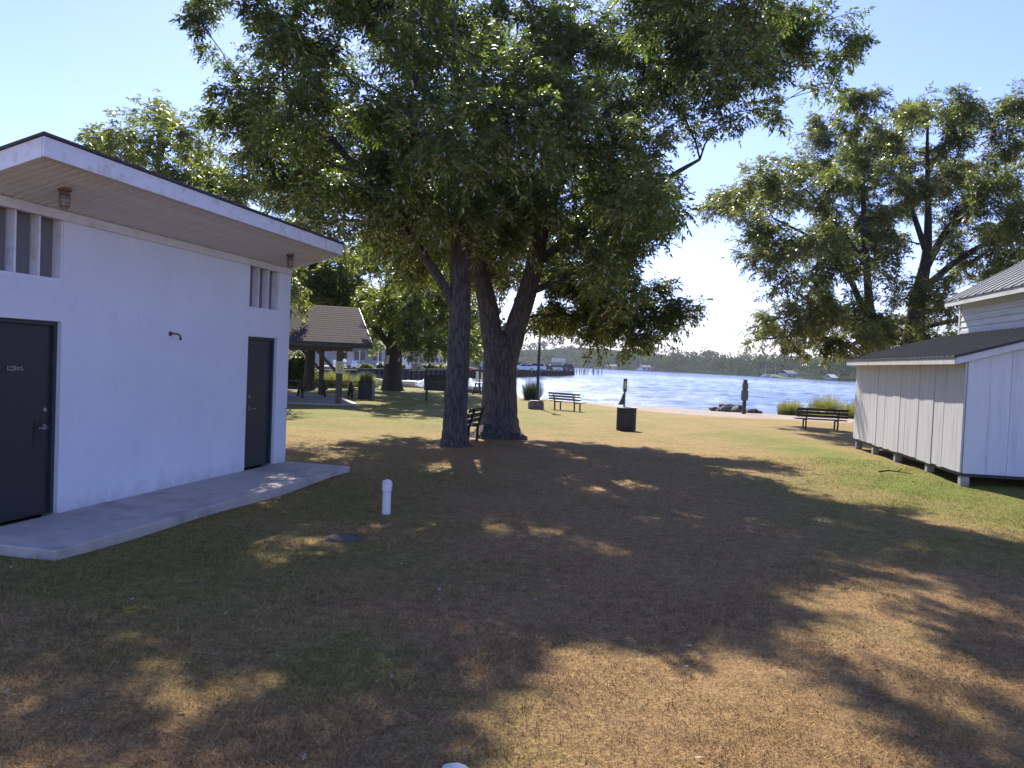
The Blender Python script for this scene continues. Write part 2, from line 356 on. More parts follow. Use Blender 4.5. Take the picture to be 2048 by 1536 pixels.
th = np.linspace(-.34,.66,210); wx = np.concatenate([np.full((len(wy),1),-1500.), wy[:,None]*np.tan(th)[None], np.full((len(wy),1),1500.)],1)
wyy = np.broadcast_to(wy[:,None], wx.shape); wz = np.zeros_like(wx); wr = np.random.default_rng(31)
for k in range(18):
    lam = .95*1.09**k; an = wr.normal(0,.42); kk = 2*np.pi/lam
    wz += lam*.0062*np.sin(kk*(wx*math.sin(an)+wyy*math.cos(an))+wr.uniform(0,6.28)+.8*np.sin(wx*.11*wr.uniform(.5,1.5)+k))
wz *= np.clip((330-wyy)/120,0,1)*np.clip((wyy-49)/8,.25,1); wz[:,0] = wz[:,-1] = 0
V = np.stack([wx,wyy,wz+WATER],-1).reshape(-1,3); nw = wx.shape[1]; i, j = np.meshgrid(np.arange(nw-1),np.arange(len(wy)-1)); q = (j*nw+i).ravel()
tag(np_mesh('water', V, np.stack([q,q+1,q+nw+1,q+nw],1), M['water'], smooth=True), kind='structure')
# lake bed sheet so that the ground goes on under the lake to the horizon
bd = MB().add([(-1500,-300,-2.4),(1500,-300,-2.4),(1500,1500,-2.4),(-1500,1500,-2.4)], [(0,1,2,3)])
tag(bd.build('terrain', M['hill']), kind='structure')

# ------------------------------------------------------------------ white restroom building (left)
B = empty('restroom_building', (-4.78, 8.0, 0), R(77.22), 'low white painted restroom building with a sloping overhanging roof and two dark doors', 'building')
X0, X1, DEP = -1.2, 4.75, 4.2
O = [(-.83, .03), (3.54, 4.38)]
ZT = 3.29; SL = .267
def top(y): return ZT - SL*y
wb = MB()
for a0, a1 in ((X0, O[0][0]), (O[0][1], O[1][0]), (O[1][1], X1)): wb.box(a0, a1, 0, .2, .02, ZT-.02)
for a0, a1 in O: wb.box(a0, a1, 0, .2, 2.13, 2.55); wb.box(a0, a1, 0, .2, 3.23, ZT-.02)
wall = wb.build('wall', M['white_wall'], B)
for xa, xb in ((X0, X0+.2), (X1-.2, X1)):
    MB().prism([(.2,.02),(DEP,.02),(DEP,top(DEP)-.02),(.2,top(.2)-.02)], 'x', xa, xb).build('wall', M['white_wall'], B)
MB().box(X0+.2, X1-.2, DEP-.2, DEP, .02, top(DEP)-.03).build('wall', M['white_wall'], B)
roof = MB().prism([(-.88,top(-.88)+.03),(DEP+.5,top(DEP+.5)+.03),(DEP+.5,top(DEP+.5)+.17),(-.88,top(-.88)+.17)], 'x', X0+.06, X1-.01).build('roof', M['white_trim'], B)
MB().prism([(-.925,top(-.925)+.172),(DEP+.55,top(DEP+.55)+.172),(DEP+.55,top(DEP+.55)+.195),(-.925,top(-.925)+.195)], 'x', X0+.01, X1+.03).build('shingles', M['shingle_dark'], roof)
MB().box(X0+.035, X1+.012, -.905, -.882, 3.525, 3.70).build('fascia', M['white_trim'], roof, bevel=.004)
MB().prism([(-.880,top(-.88)-.005),(DEP+.5,top(DEP+.5)-.005),(DEP+.5,top(DEP+.5)+.168),(-.880,top(-.88)+.168)], 'x', X0+.033, X0+.056).build('rake_board', M['white_trim'], roof)
MB().prism([(-.880,top(-.88)-.005),(DEP+.5,top(DEP+.5)-.005),(DEP+.5,top(DEP+.5)+.168),(-.880,top(-.88)+.168)], 'x', X1-.007, X1+.012).build('rake_board', M['white_trim'], roof)
MB().box(X0, X1, -.022, -.002, 3.19, 3.29).build('frieze_board', M['soffit'], roof, bevel=.003)
bw = .1015; nbd = int((X1-X0-.07)/bw)
sb = MB().prism([(-.876,top(-.876)),(-.003,top(-.003)),(-.003,top(-.003)+.022),(-.876,top(-.876)+.022)], 'x', .007, bw-.007).mesh('soffit_board', M['soffit'], bevel=.009)
for k in range(nbd): link('soffit_board', sb, roof, (X0+.062+k*bw, 0, random.uniform(-.0015, .0015)))
for n, (a0, a1) in enumerate(O):
    D = MB().box(a0+.045, a1-.045,   .085, .13, .103, 2.085).build('door', M['door'], B, bevel=.004)
    fr = MB(); fr.box(a0+.002, a0+.043, .05, .19, .10, 2.128); fr.box(a1-.043, a1-.002, .05, .19, .10, 2.128); fr.box(a0+.043, a1-.043, .05, .19, 2.087, 2.128)
    fr.build('door_frame', M['door_frame'], D)
    hx = a1-.115 if n == 0 else a0+.2
    s = -1 if n == 0 else 1
    h = MB(); h.lathe([(.028,0),(.028,.012)], 14); lev = h.build('door_handle', M['steel'], D, rot=(R(90),0,0), loc=(hx, .085, 1.02))
    l2 = MB(); l2.tube([(hx,.075,1.02),(hx,.03,1.02),(hx+s*.05,.025,1.022),(hx+s*.12,.028,1.015)], [.009,.009,.009,.007], 8); l2.build('door_lever', M['steel'], D, smooth=True)
    MB().lathe([(.024,0),(.024,.014),(.012,.016)], 14).build('lock', M['steel'], D, rot=(R(90),0,0), loc=(hx, .085, 1.2))
    if n == 0:
        MB().box(-.56, -.34, .079, .084, 1.60, 1.67).build('name_plate', M['dark_metal'], D)
        st = MB()
        for k, (u, wd, zz, hh) in enumerate([(-.545,.01,1.61,.05),(-.525,.035,1.612,.012),(-.52,.03,1.645,.012),(-.48,.012,1.61,.05),(-.455,.012,1.61,.05),(-.43,.035,1.635,.012),(-.425,.01,1.61,.03),(-.39,.03,1.612,.012),(-.385,.012,1.63,.03)]):
            st.box(u, u+wd, .0765, .0788, zz, zz+hh)
        st.build('lettering', M['steel'], D)
        MB().cbox((-.16,.082,.95),(.10,.006,.30)).build('latch_guard', M['dark_metal'], D)
    for wz0, wz1 in ((2.55, 3.19),):
        fr = MB(); t = .022
        fr.box(a0+.003, a1-.003, .012, .16, wz0+.002, wz0+.028); fr.box(a0+.003, a0+.02, .012, .16, wz0+.03, 3.228); fr.box(a1-.02, a1-.003, .012, .16, wz0+.03, 3.228); fr.box(a0+.021, a1-.021, .012, .16, 3.20, 3.228)
        Wd = fr.build('window', M['white_trim'], B)
        cw = (a1-a0)/3
        for k in (1, 2): MB().box(a0+k*cw-.011, a0+k*cw+.011, .02, .15, wz0+.03, 3.199).build('mullion', M['white_trim'], Wd)
        for k in range(3): MB().box(a0+k*cw+.023, a0+(k+1)*cw-.023, .12, .128, wz0+.03, 3.199).build('screen', M['screen'], Wd)
for lx in (-.45, 3.9):
    L = MB().lathe([(.062,.0),(.062,-.02),(.045,-.03),(.045,-.06),(.05,-.065)][::-1], 14).build('ceiling_lamp', M['rust'], B, loc=(lx, -.45, top(-.45)-.002))
    MB().lathe([(.02,-.175),(.034,-.165),(.04,-.13),(.04,-.066)], 12).build('glass_jar', M['lamp_glass'], L, smooth=True)
    cg = MB()
    for k in range(6):
        an = k*math.pi/3; c_, s_ = math.cos(an), math.sin(an)
        cg.tube([(.05*c_,.05*s_,-.06),(.052*c_,.052*s_,-.12),(.046*c_,.046*s_,-.17),(.018*c_,.018*s_,-.2)], .003, 4)
    for zz, rr in ((-.09,.052),(-.13,.052),(-.17,.046)): cg.tube([(rr*math.cos(k*.5236), rr*math.sin(k*.5236), zz) for k in range(13)], .003, 4)
    cg.build('wire_cage', M['rust'], L)
sp = MB().lathe([(.032,0),(.03,.012),(.014,.016)], 12).build('wall_spout', M['rust'], B, rot=(R(90),0,0), loc=(1.76,-.001,2.085))
MB().tube([(1.76,-.01,2.085),(1.77,-.05,2.09),(1.80,-.085,2.085),(1.83,-.1,2.06),(1.835,-.1,2.01)], [.012,.012,.012,.013,.016], 8).build('spout_pipe', M['rust'], B, smooth=True)
MB().tube([(X1-.05,-.002,.98),(X1-.03,-.06,.98),(X1-.02,-.08,.94)], [.012,.012,.016], 8).build('hose_tap', M['steel'], B)
sl = MB().box(-1.22, 4.74, -1.18, -.003, -.12, .10)
so = sl.build('concrete_slab', M['concrete'], None, bevel=.012); so.location = B.location; so.rotation_euler = B.rotation_euler; tag(so, kind='structure')

# ------------------------------------------------------------------ white plank shed on piers (right)
S = empty('plank_shed', (8.27, 13.89, 0), R(80.5), 'weathered white plank shed raised on piers with a lean-to and ribbed metal roof', 'shed')
LX = 7.1; Z0 = .22; K = 2.2; SR = .30
def lz(k): return 2.38 + SR*k           # underside of the lean-to roof, k metres right of the left wall
cuts = [0]
wd = [.30,.27,.34,.22,.31,.26,.24,.33,.28,.22,.30,.36,.25,.28,.31,.24,.27,.33,.22,.29,.26,.31,.24,.28,.3,.26]
for d_ in wd:
    if cuts[-1] + d_ < LX - .15: cuts.append(cuts[-1] + d_)
cuts.append(LX)
for a0, a1 in zip(cuts[:-1], cuts[1:]):
    o_ = random.uniform(-.006, .006)
    MB().box(a0+.0018, a1-.0018, -.028, o_, Z0+random.uniform(-.02,.012), 2.375).build('plank', M['plank_white'], S, bevel=.003)
k = .0
while k < 4.2:
    d_ = random.uniform(.33, .4); k1 = min(k+d_, 4.2); t0 = lz(k)-.01; t1 = lz(k1)-.01
    if k1 > K: t0 = min(t0, lz(K)); t1 = min(t1, lz(K))
    xo = random.uniform(-.006, .003)
    MB().prism([(-k-.034, Z0),(-k1-.03, Z0),(-k1-.03, t1),(-k-.034, t0)], 'x', -.028+xo, 0).build('plank', M['plank_front'], S, bevel=.003)
    k = k1
MB().box(LX-.03, LX-.003, -4.2, -.03, Z0, 2.37).build('back_wall', M['plank_white'], S)
MB().box(.01, LX-.04, -4.2, -.035, Z0-.06, Z0+.03).build('floor_deck', M['wood_dark'], S)
for px_ in (.09, 1.75, 3.72, 5.4, 6.9):
    MB().box(px_-.07, px_+.07, -.18, -.03, -.15, Z0-.062).build('pier', M['pier_block'], S, bevel=.01)
for py_ in (-1.6, -3.2): MB().box(.02, .2, py_-.09, py_+.09, -.15, Z0-.062).build('pier', M['pier_block'], S, bevel=.01)
lr = MB().prism([(.25, lz(-.25)+.015), (-K+.001, lz(K)+.015), (-K+.001, lz(K)+.05), (.25, lz(-.25)+.05)], 'x', -.14, LX+.18).build('lean_to_roof', M['roof_metal'], S)
MB().box(-.11, LX+.15, .215, .238, lz(-.25)-.10, lz(-.25)+.012).build('eave_board', M['plank_white'], lr, bevel=.003)
MB().prism([(.213, lz(-.213)-.11),(-K, lz(K)-.11),(-K, lz(K)+.012),(.213, lz(-.213)+.012)], 'x', -.11, -.085).build('rake_board', M['plank_front'], lr)
MB().prism([(.213, lz(-.213)-.005),(-.03, lz(.03)-.005),(-.03, lz(.03)+.012),(.213, lz(-.213)+.012)], 'x', -.084, LX+.15).build('eave_soffit', M['plank_white'], lr)
rib = MB().prism([(.262, lz(-.262)+.05), (-K+.01, lz(K-.01)+.05), (-K+.01, lz(K-.01)+.072), (.262, lz(-.262)+.072)], 'x', -.014, .014).mesh('roof_rib', M['roof_metal'])
for k in range(31): link('roof_rib', rib, lr, (-.12+k*.244, 0, 0))
# tall main part behind the lean-to
MXA, MXB = -2.5, 6.2
for k in range(10):
    z0 = 2.5 + k*.155; z1 = z0 + .15
    MB().prism([(-K-.03, z0),(-K+.022, z0),(-K+.004, z1),(-K-.03, z1)], 'x', MXA, MXB-.09).build('siding_board', M['siding'], S)
MB().box(MXB-.088, MXB+.01, -K-.1, -K+.03, 2.6, 4.02).build('corner_board', M['siding'], S, bevel=.004)
MB().box(MXA, MXB-.09, -K-.02, -K+.026, lz(K)+.075, lz(K)+.15).build('flashing_board', M['plank_front'], S)
MB().box(MXB-.06, MXB-.01, -7.5, -K-.1, .3, 4.0).build('back_wall', M['siding'], S)
def mz(k): return 3.93 + .58*(k - (K-.32))
mr = MB().prism([(-K+.32, mz(K-.32)), (-6.2, mz(6.2)), (-6.2, mz(6.2)+.035), (-K+.32, mz(K-.32)+.035)], 'x', MXA-.1, MXB+.22).build('main_roof', M['roof_metal'], S)
MB().prism([(-6.205, mz(6.2)), (-10.1, mz(2.3)), (-10.1, mz(2.3)+.035), (-6.205, mz(6.2)+.035)], 'x', MXA-.1, MXB+.22).build('main_roof', M['roof_metal'], S)
MB().box(MXA-.08, MXB+.2, -K+.285, -K+.308, mz(K-.32)-.12, mz(K-.32)-.004).build('eave_board', M['siding'], mr)
MB().prism([(-K+.284, 3.90),(-K+.03, 3.90),(-K+.03, 3.92),(-K+.284, 3.92)], 'x', MXA, MXB+.15).build('eave_soffit', M['siding'], mr)
rib = MB().prism([(-K+.33, mz(K-.33)+.035), (-6.19, mz(6.19)+.035), (-6.19, mz(6.19)+.065), (-K+.33, mz(K-.33)+.065)], 'x', -.017, .017).mesh('roof_rib', M['rib_metal'])
for k in range(20): link('roof_rib', rib, mr, (MXB+.19-k*.45, 0, 0))

# ------------------------------------------------------------------ picnic pavilion
PV = empty('picnic_pavilion', G(-11.8, 32.25), R(20), 'open picnic pavilion with a brown shingled gable roof on timber posts', 'pavilion')
pz = PV.location.z
e0, e1, f0, f1 = -6.2, 5.13, -4.05, 4.05; EZ = 2.37 - pz
RZ = 4.05 - pz
ro = MB().prism([(f0,EZ),(f1,EZ),(f1,EZ+.02),(0,RZ),(f0,EZ+.02)], 'x', e0+.02, e1-.02).build('roof', M['wood_brown'], PV)
for sgn in (1, -1):
    for k in range(18):
        t = k/18.; t2 = (k+1.12)/18.; n = MB(); Q = lambda t, h: (sgn*(f0*(1-t))-sgn*h*.36, EZ+.02+(RZ-EZ-.02)*t+h)
        (ya, za), (yb, zb), (yc, zc) = Q(t,.016), Q(min(t2,1.),.008), Q(t,.004)
        n.add([(e0,ya,za),(e1,ya,za),(e1,yb,zb),(e0,yb,zb),(e0,yc,zc),(e1,yc,zc)], [(0,1,2,3),(4,5,1,0)]); n.build('shingle_course', M['shingle_tan'], ro)
for x_ in (e0, e1): MB().prism([(f0,EZ-.15),(0,RZ-.17),(f1,EZ-.15),(f1,EZ),(0,RZ-.01),(f0,EZ)], 'x', x_-.018, x_+.018).build('rake_board', M['green_metal'], ro)
MB().box(e0,e1,f0-.03,f0-.002,EZ-.17,EZ-.004).build('fascia', M['green_metal'], PV); MB().box(e0,e1,f1+.002,f1+.03,EZ-.17,EZ-.004).build('fascia', M['green_metal'], PV)
for y_ in (f0+.55, f1-.73): MB().box(e0+.7,e1-.7,y_,y_+.18,EZ-.30,EZ-.005).build('beam', M['wood_brown'], PV)
for x_ in (e0+1.1, -.4, e1-1.18):
    for y_ in (f0+.64, f1-.64):
        po = MB().box(x_-.115,x_+.115,y_-.115,y_+.115,-.05,EZ-.302).build('post', M['wood_brown'], PV, bevel=.01)
        for s in (-1, 1):
            if e0 < x_+s*1.2 < e1-.6: MB().bar((x_+s*.1,y_,EZ-1.15),(x_+s*.9,y_,EZ-.31),.1,.12).build('brace', M['wood_brown'], po)
sl = MB().box(-5.8,4.75,-3.7,3.7,-.2,.05).build('pavilion_floor', M['concrete'], None); sl.location = PV.location; sl.rotation_euler = (0, 0, R(20)); tag(sl, kind='structure')
ru, rv = e1-1.18, f0+.64-.118
ys = empty('notice_sign', (-11.8+ru*math.cos(R(20))-rv*math.sin(R(20)), 32.25+ru*math.sin(R(20))+rv*math.cos(R(20)), pz), R(20), 'yellow notice sign with small black figures on the pavilion post', 'sign')
MB().prism([(-.15,1.27),(.15,1.27),(.17,1.29),(.17,1.72),(.15,1.74),(-.15,1.74),(-.17,1.72),(-.17,1.29)], 'y', -.012, -.001).build('plate', M['yellow_sign'], ys)
ik = MB()
for (u, v, ww, hh) in [(-.10,1.66,.05,.02),(-.03,1.67,.06,.015),(.05,1.66,.05,.02),(-.08,1.62,.16,.012),(-.07,1.48,.022,.1),(-.055,1.47,.03,.02),(.0,1.5,.03,.018),(.03,1.485,.05,.02),(.06,1.465,.04,.02),(-.09,1.40,.06,.015),(0.0,1.405,.09,.012),(-.06,1.365,.05,.015),(.02,1.36,.07,.012),(-.04,1.325,.1,.012)]:
    ik.box(u, u+ww, -.0155, -.0125, v, v+hh)
ik.build('lettering', M['ink'], ys)
def picnic(loc, rz, label, mat='wood_dark'):
    t = empty('picnic_table', loc, rz, label, 'picnic table')
    for k in range(4): MB().box(-.92,.92,-.36+k*.185,-.19+k*.185,.72,.76).build('top_plank', M[mat], t)
    for y0 in (-.78, .52):
        for k in (0, 1): MB().box(-.92,.92,y0+k*.135,y0+.125+k*.135,.42,.46).build('seat_plank', M[mat], t)
    for x_ in (-.62, .62):
        f = MB(); f.bar((x_,-.62,0),(x_,-.2,.72),.045,.1,(1,0,0)); f.bar((x_+.047,.62,0),(x_+.047,.2,.72),.045,.1,(1,0,0)); f.box(x_+.048,x_+.09,-.78,.78,.33,.42)
        f.build('leg_frame', M[mat], t)
    return t
picnic(G(-10.0, 33.6, .05), R(28), 'dark picnic table under the pavilion roof beside the leafy green bush')
picnic(G(-8.2, 35.6, .05), R(22), 'dark picnic table under the pavilion roof behind the barrel planter')
picnic(G(-2.9, 50.6), R(-20), 'dark picnic table on the shore beyond the gap between the two big trunks')

# ------------------------------------------------------------------ benches
def bench(loc, rz, label, w=1.82):
    """faces local +Y; slatted back and seat on two steel legs"""
    t = empty('park_bench', loc, rz, label, 'bench', 'dark slatted park benches')
    for k in range(3):
        y, z = -.27 - .035*k, .47 + .125*k
        MB().cbox((0,y,z+.06),(w,.038,.09),Matrix.Rotation(R(12),3,'X')).build('back_slat', M['wood_dark'], t, bevel=.005)
    for k in range(4): MB().box(-w/2,w/2,-.22+k*.115,-.12+k*.115,.385,.42).build('seat_slat', M['wood_dark'], t, bevel=.005)
    for x_ in (-w*.31, w*.31):
        f = MB(); f.bar((x_,-.25,-.05),(x_,-.27,.42),.055,.05,(1,0,0)); f.bar((x_,-.28,.4),(x_,-.40,.83),.05,.04,(1,0,0)); f.bar((x_,.2,-.05),(x_,.19,.36),.055,.05,(1,0,0)); f.box(x_-.025,x_+.025,-.26,.24,.345,.383)
        f.build('leg', M['dark_metal'], t)
    return t
bench(G(11.62, 28.5), R(-9), 'dark slatted park bench facing the lake beside the plank shed')
bench(G(2.65, 35.55), R(-40), 'dark slatted park bench facing the water beside the lamp post')
bench(G(-1.12, 17.78), R(77), 'dark slatted park bench tucked between the two big tree trunks', 1.25)

# ------------------------------------------------------------------ small things on the lawn
t = empty('litter_bin', G(3.69, 24.2), 0, 'dark ribbed barrel litter bin standing on the sunlit dry grass', 'litter bin')
MB().lathe([(.27,.0),(.285,.04),(.285,.70),(.27,.72)], 28).build('drum', M['black_plastic'], t, smooth=True)
sg = MB()
for k in range(30):
    an = k*2*math.pi/30; m_ = Matrix.Rotation(an, 3, 'Z')
    sg.cbox(m_ @ Vector((.298,0,.36)), (.022,.042,.68), m_)
sg.build('slat_wall', M['can_slat'], t)
MB().lathe([(.30,.70),(.318,.705),(.318,.735),(.29,.745),(.24,.735),(.235,.60)], 28).build('rim', M['dark_metal'], t, smooth=True)
t = empty('dog_waste_post', G(3.68, 24.75), 0, 'thin dog waste bag post with a sign plate and hanging dark bag', 'post')
MB().box(-.025,.025,-.025,.025,-.1,1.62).build('pole', M['green_metal'], t)
MB().box(-.06,.06,-.04,-.027,1.22,1.64).build('sign_plate', M['green_metal'], t, bevel=.003)
MB().box(-.02,.03,-.044,-.041,1.32,1.56).build('sign_face', M['yellow_sign'], t)
MB().prism([(-.03,1.18),(-.07,1.15),(-.11,.98),(-.20,.80),(-.17,.785),(-.03,.80)], 'y', -.09, .04).build('waste_bag', M['green_metal'], t, bevel=.012)
MB().prism([(-.04,1.185),(-.075,1.155),(-.125,.98),(-.115,.97),(-.06,1.13),(-.03,1.17)], 'y', -.094, -.091).build('bag_tie', M['sign_white'], t)
t = empty('beach_sign_post', G(13.4, 43.7), R(4), 'dark post with two stacked sign boxes standing on the sandy beach', 'post')
MB().box(-.085,.085,-.085,.085,-.3,1.95).build('post', M['wood_dark'], t, bevel=.008)
MB().box(-.10,.10,-.10,.10,1.952,1.99).build('cap', M['wood_dark'], t)
MB().box(-.20,.14,-.135,-.087,1.45,1.80).build('sign_box', M['sign_back'], t, bevel=.006)
MB().box(-.25,.16,-.15,-.087,.82,1.38).build('sign_box', M['sign_back'], t, bevel=.006)
MB().box(-.10,.20,.087,.10,.88,1.78).build('sign_panel', M['sign_white'], t)
t = empty('lamp_post', G(1.24, 36.4), 0, 'dark green lamp post rising into the tree leaves beside the grass clump', 'lamp post')
MB().lathe([(.13,-.1),(.13,.35),(.075,.45),(.065,2.6),(.055,4.3)], 12).build('pole', M['green_metal'], t, smooth=True)
lt = MB().lathe([(.06,4.3),(.13,4.36),(.17,4.7),(.19,4.72)], 8).build('lantern', M['lamp_glass'], t)
MB().lathe([(.24,4.72),(.2,4.8),(.06,4.95),(.02,5.08)], 10).build('lantern_cap', M['green_metal'], lt)
MB().tube([(.07,-.07,1.3),(.10,-.08,.9),(.12,-.09,.5),(.22,-.15,.22),(.38,-.3,.02)], .016, 6).build('cable', M['sign_white'], t)
t = empty('stone_planter', G(1.16, 35.55), R(8), 'low square stone planter at the foot of the lamp post', 'planter')
MB().box(-.33,.33,-.28,.28,-.08,.34).build('box', M['stone_planter'], t, bevel=.02)
MB().box(-.30,.30,-.25,.25,.342,.39).build('soil', M['wood_dark'], t, bevel=.02)
t = empty('vent_pipe', G(-1.46, 9.17), 0, 'upright white plastic pipe with a screw cap in the lawn', 'pipe')
MB().lathe([(.052,-.1),(.052,.33)], 24).build('pipe', M['pvc'], t, smooth=False)
MB().lathe([(.0535,.28),(.061,.285),(.061,.382),(.058,.385)], 24).build('collar', M['pvc'], t)
cp = MB().lathe([(.052,.3855),(.052,.402),(.049,.404)], 24).build('cap', M['pvc'], t)
MB().box(-.022,.022,-.022,.022,.4045,.416).build('cap_nut', M['pvc'], cp, bevel=.004)
t = empty('valve_cover', G(-1.68, 7.85), 0, 'round flat grey valve cover set in the grass near the white pipe', 'cover')
MB().lathe([(.165,-.04),(.17,.012),(.16,.026),(.02,.03)], 28).build('lid', M['cover_iron'], t)
MB().lathe([(.19,-.04),(.19,.01),(.172,.012)], 28).build('ring', M['cover_iron'], t)
def rock_mesh(seed, s=(1,1,1), sub=2):
    rr = random.Random(seed); bm = bmesh.new(); bmesh.ops.create_icosphere(bm, subdivisions=sub, radius=1)
    pl = [(Vector((rr.gauss(0,1),rr.gauss(0,1),rr.gauss(0,1))).normalized(), rr.uniform(.55,.85)) for _ in range(9)]
    for v in bm.verts:
        for n_, d_ in pl:
            q_ = v.co.dot(n_)
            if q_ > d_: v.co -= n_*(q_-d_)
        v.co = Vector((v.co.x*s[0], v.co.y*s[1], v.co.z*s[2])) * rr.uniform(.96,1.04)
    me = bpy.data.meshes.new('rock'); bm.to_mesh(me); bm.free(); return me
rocks = [rock_mesh(k) for k in range(6)]
for me in rocks: me.materials.append(M['stone'])
drocks = [m_.copy() for m_ in rocks]
for me in drocks: me.materials.clear(); me.materials.append(M['stone_dark'])
o = link('white_stone', rock_mesh(40)); o.data.materials.append(M['stone_white']); o.location = G(-.19, 3.44, .01); o.scale = (.075,.05,.035)
tag(o, 'small pale stone lying in the near dry grass', 'stone')
def rock(x, y, s, dark, label, group, sink=.35):
    k = random.randrange(6); o = link('rock', (drocks if dark else rocks)[k])
    sz = s*random.uniform(.8,1.15); o.scale = (sz*random.uniform(.9,1.4), sz, sz*random.uniform(.5,.75)); o.rotation_euler = (random.uniform(-.3,.3), random.uniform(-.3,.3), random.uniform(0,6))
    o.location = G(x, y, sz*(.55-sink)); tag(o, label, 'rock', group); return o
for k in range(34):
    u = k/33.; rock(13.0+u*2.6+random.uniform(-.2,.2), 48.3+random.uniform(-.9,.9), .22 if k % 4 else .33, True, 'dark rock in the pile at the water edge behind the beach sign post', 'rocks behind the beach sign post', .1)
for k in range(7): rock(13.4+random.random()*1.6, 48.6+random.uniform(-.4,.4), .28, True, 'dark rock in the pile at the water edge behind the beach sign post', 'rocks behind the beach sign post', -.65)
for k in range(26):
    u = k/25.; rock(-12.4+u*8.6+random.uniform(-.3,.3), 62.5-u*1.5+random.uniform(-.8,.8), .55, False, 'grey shoreline rock along the bank behind the white dinghy', 'rocks along the bank by the dinghy', .15)
for k in range(10): rock(-3.6+random.random()*2.6, 59.5+random.uniform(-.8,.8), .42, True, 'dark shoreline rock at the foot of the double plate signpost', 'rocks by the double plate signpost', .05)
# twigs beside the shed
tw = MB().tube([(-.28,.05,.03),(-.1,0,.07),(.08,.03,.05),(.25,.16,.09)], [.018,.016,.012,.006], 6); tw.tube([(-.02,.01,.06),(.12,-.12,.06),(.3,-.16,.03)], [.012,.009,.004], 6)
o = tw.build('fallen_branch', M['bark_dark']); o.location = G(7.75, 15.25); tag(o, 'short forked dead branch lying on the grass by the shed', 'branch')
# park sign board behind the trunk
t = empty('park_sign', G(-3.6, 36.6), R(-6), 'dark slatted wooden sign board on posts behind the left trunk', 'sign')
for x_ in (-.5, .42): MB().box(x_-.05,x_+.05,-.05,.05,-.1,1.28).build('post', M['wood_dark'], t)
for k in range(5): MB().box(-.62,.58,-.085,-.052,.52+k*.152,.67+k*.152).build('board', M['wood_dark'], t)
t = empty('double_plate_signpost', G(-2.45, 57.5), 0, 'grey post with two small plates standing in the shoreline rocks', 'sign')
MB().lathe([(.07,-.4),(.07,2.1)], 8).build('post', M['green_metal'], t)
MB().box(-.30,-.10,-.10,-.06,1.0,1.72).build('plate', M['sign_white'], t); MB().box(.10,.34,-.10,-.06,1.0,1.66).build('plate', M['sign_white'], t)
MB().box(-.32,.36,-.059,-.02,1.2,1.26).build('bracket', M['green_metal'], t)
# barrel planter
def blades(n, h, r0, spread, seed, w=.02, segs=3, droop=.5):
    g_ = np.random.default_rng(seed); an = g_.uniform(0, 2*np.pi, n); rr = r0*np.sqrt(g_.random(n)); L = h*g_.uniform(.35,1.08,n)*(1-.35*(rr/max(r0,.01))**2)
    lean = spread*g_.uniform(.1,1,n); az = an + g_.normal(0,.6,n)
    t_ = np.linspace(0,1,segs+1); vs = []
    sx, sy = -np.sin(az), np.cos(az)
    for i_, t in enumerate(t_):
        out = lean*L*(t**1.6); up = L*(t - droop*lean*t**2.5*.6)
        cx, cy = rr*np.cos(an)+np.cos(az)*out, rr*np.sin(an)+np.sin(az)*out
        ww = w*(1-t*.92)*.5
        vs.append(np.stack([cx-sx*ww, cy-sy*ww, up],-1)); vs.append(np.stack([cx+sx*ww, cy+sy*ww, up],-1))
    V_ = np.stack(vs,1); m_ = V_.shape[1]; base = np.arange(n)[:,None]*m_
    F_ = np.concatenate([base + np.array([[2*i_,2*i_+1,2*i_+3,2*i_+2]]) for i_ in range(segs)])
    return V_.reshape(-1,3), F_, np.tile(g_.random(n), segs)
def clump(name, loc, label, cat, mat, n, h, r0, spread, seed, group=None, sy=1., w=.02, parent=None, pname='blades'):
    t = parent or empty(name, loc, 0, label, cat, group)
    V_, F_, rn = blades(n, h, r0, spread, seed, w); V_[:,1] *= sy
    if parent: V_ += np.array(loc)
    o = np_mesh(pname, V_, F_, M[mat], t, {'rnd': ('FACE', rn)}); o['kind'] = 'stuff'; return t
t = empty('barrel_planter', G(-6.85, 35.8), 0, 'dark square planter tub overflowing with dry yellowish grass', 'planter')
MB().prism([(-.33,-.3),(.33,-.3),(.36,.3),(-.36,.3)], 'z', -.05, .86).build('tub', M['black_plastic'], t, bevel=.02)
clump('', (0,0,.82), '', '', 'reed_dry', 420, .62, .3, .55, 8, parent=t, w=.022, pname='grass_plant')
clump('grass_clump', G(1.3, 47.5), 'large dark clump of ornamental grass at the water behind the lamp post', 'plant', 'reed_dark', 1500, 1.55, .5, .75, 2, w=.03)
clump('reed_clump', G(17.3, 47.0), 'yellow green reed clump beside the dark rock pile', 'plant', 'reed', 1300, 1.25, .75, .6, 21, 'reeds along the beach', w=.03)
clump('reed_clump', G(20.0, 48.2), 'tall green reed clump growing behind the lakeside bench', 'plant', 'reed', 1700, 1.75, 1.0, .5, 22, 'reeds along the beach', w=.03)
clump('reed_clump', G(20.3, 44.6), 'dense yellow green reed clump beside the shed corner', 'plant', 'reed', 1700, 1.35, 1.0, .6, 23, 'reeds along the beach', w=.03)
clump('low_reeds', G(18.6, 46.6), 'low spread of short green reeds between the taller clumps', 'plant', 'reed', 1100, .65, 1.3, .8, 24, 'reeds along the beach', w=.03)
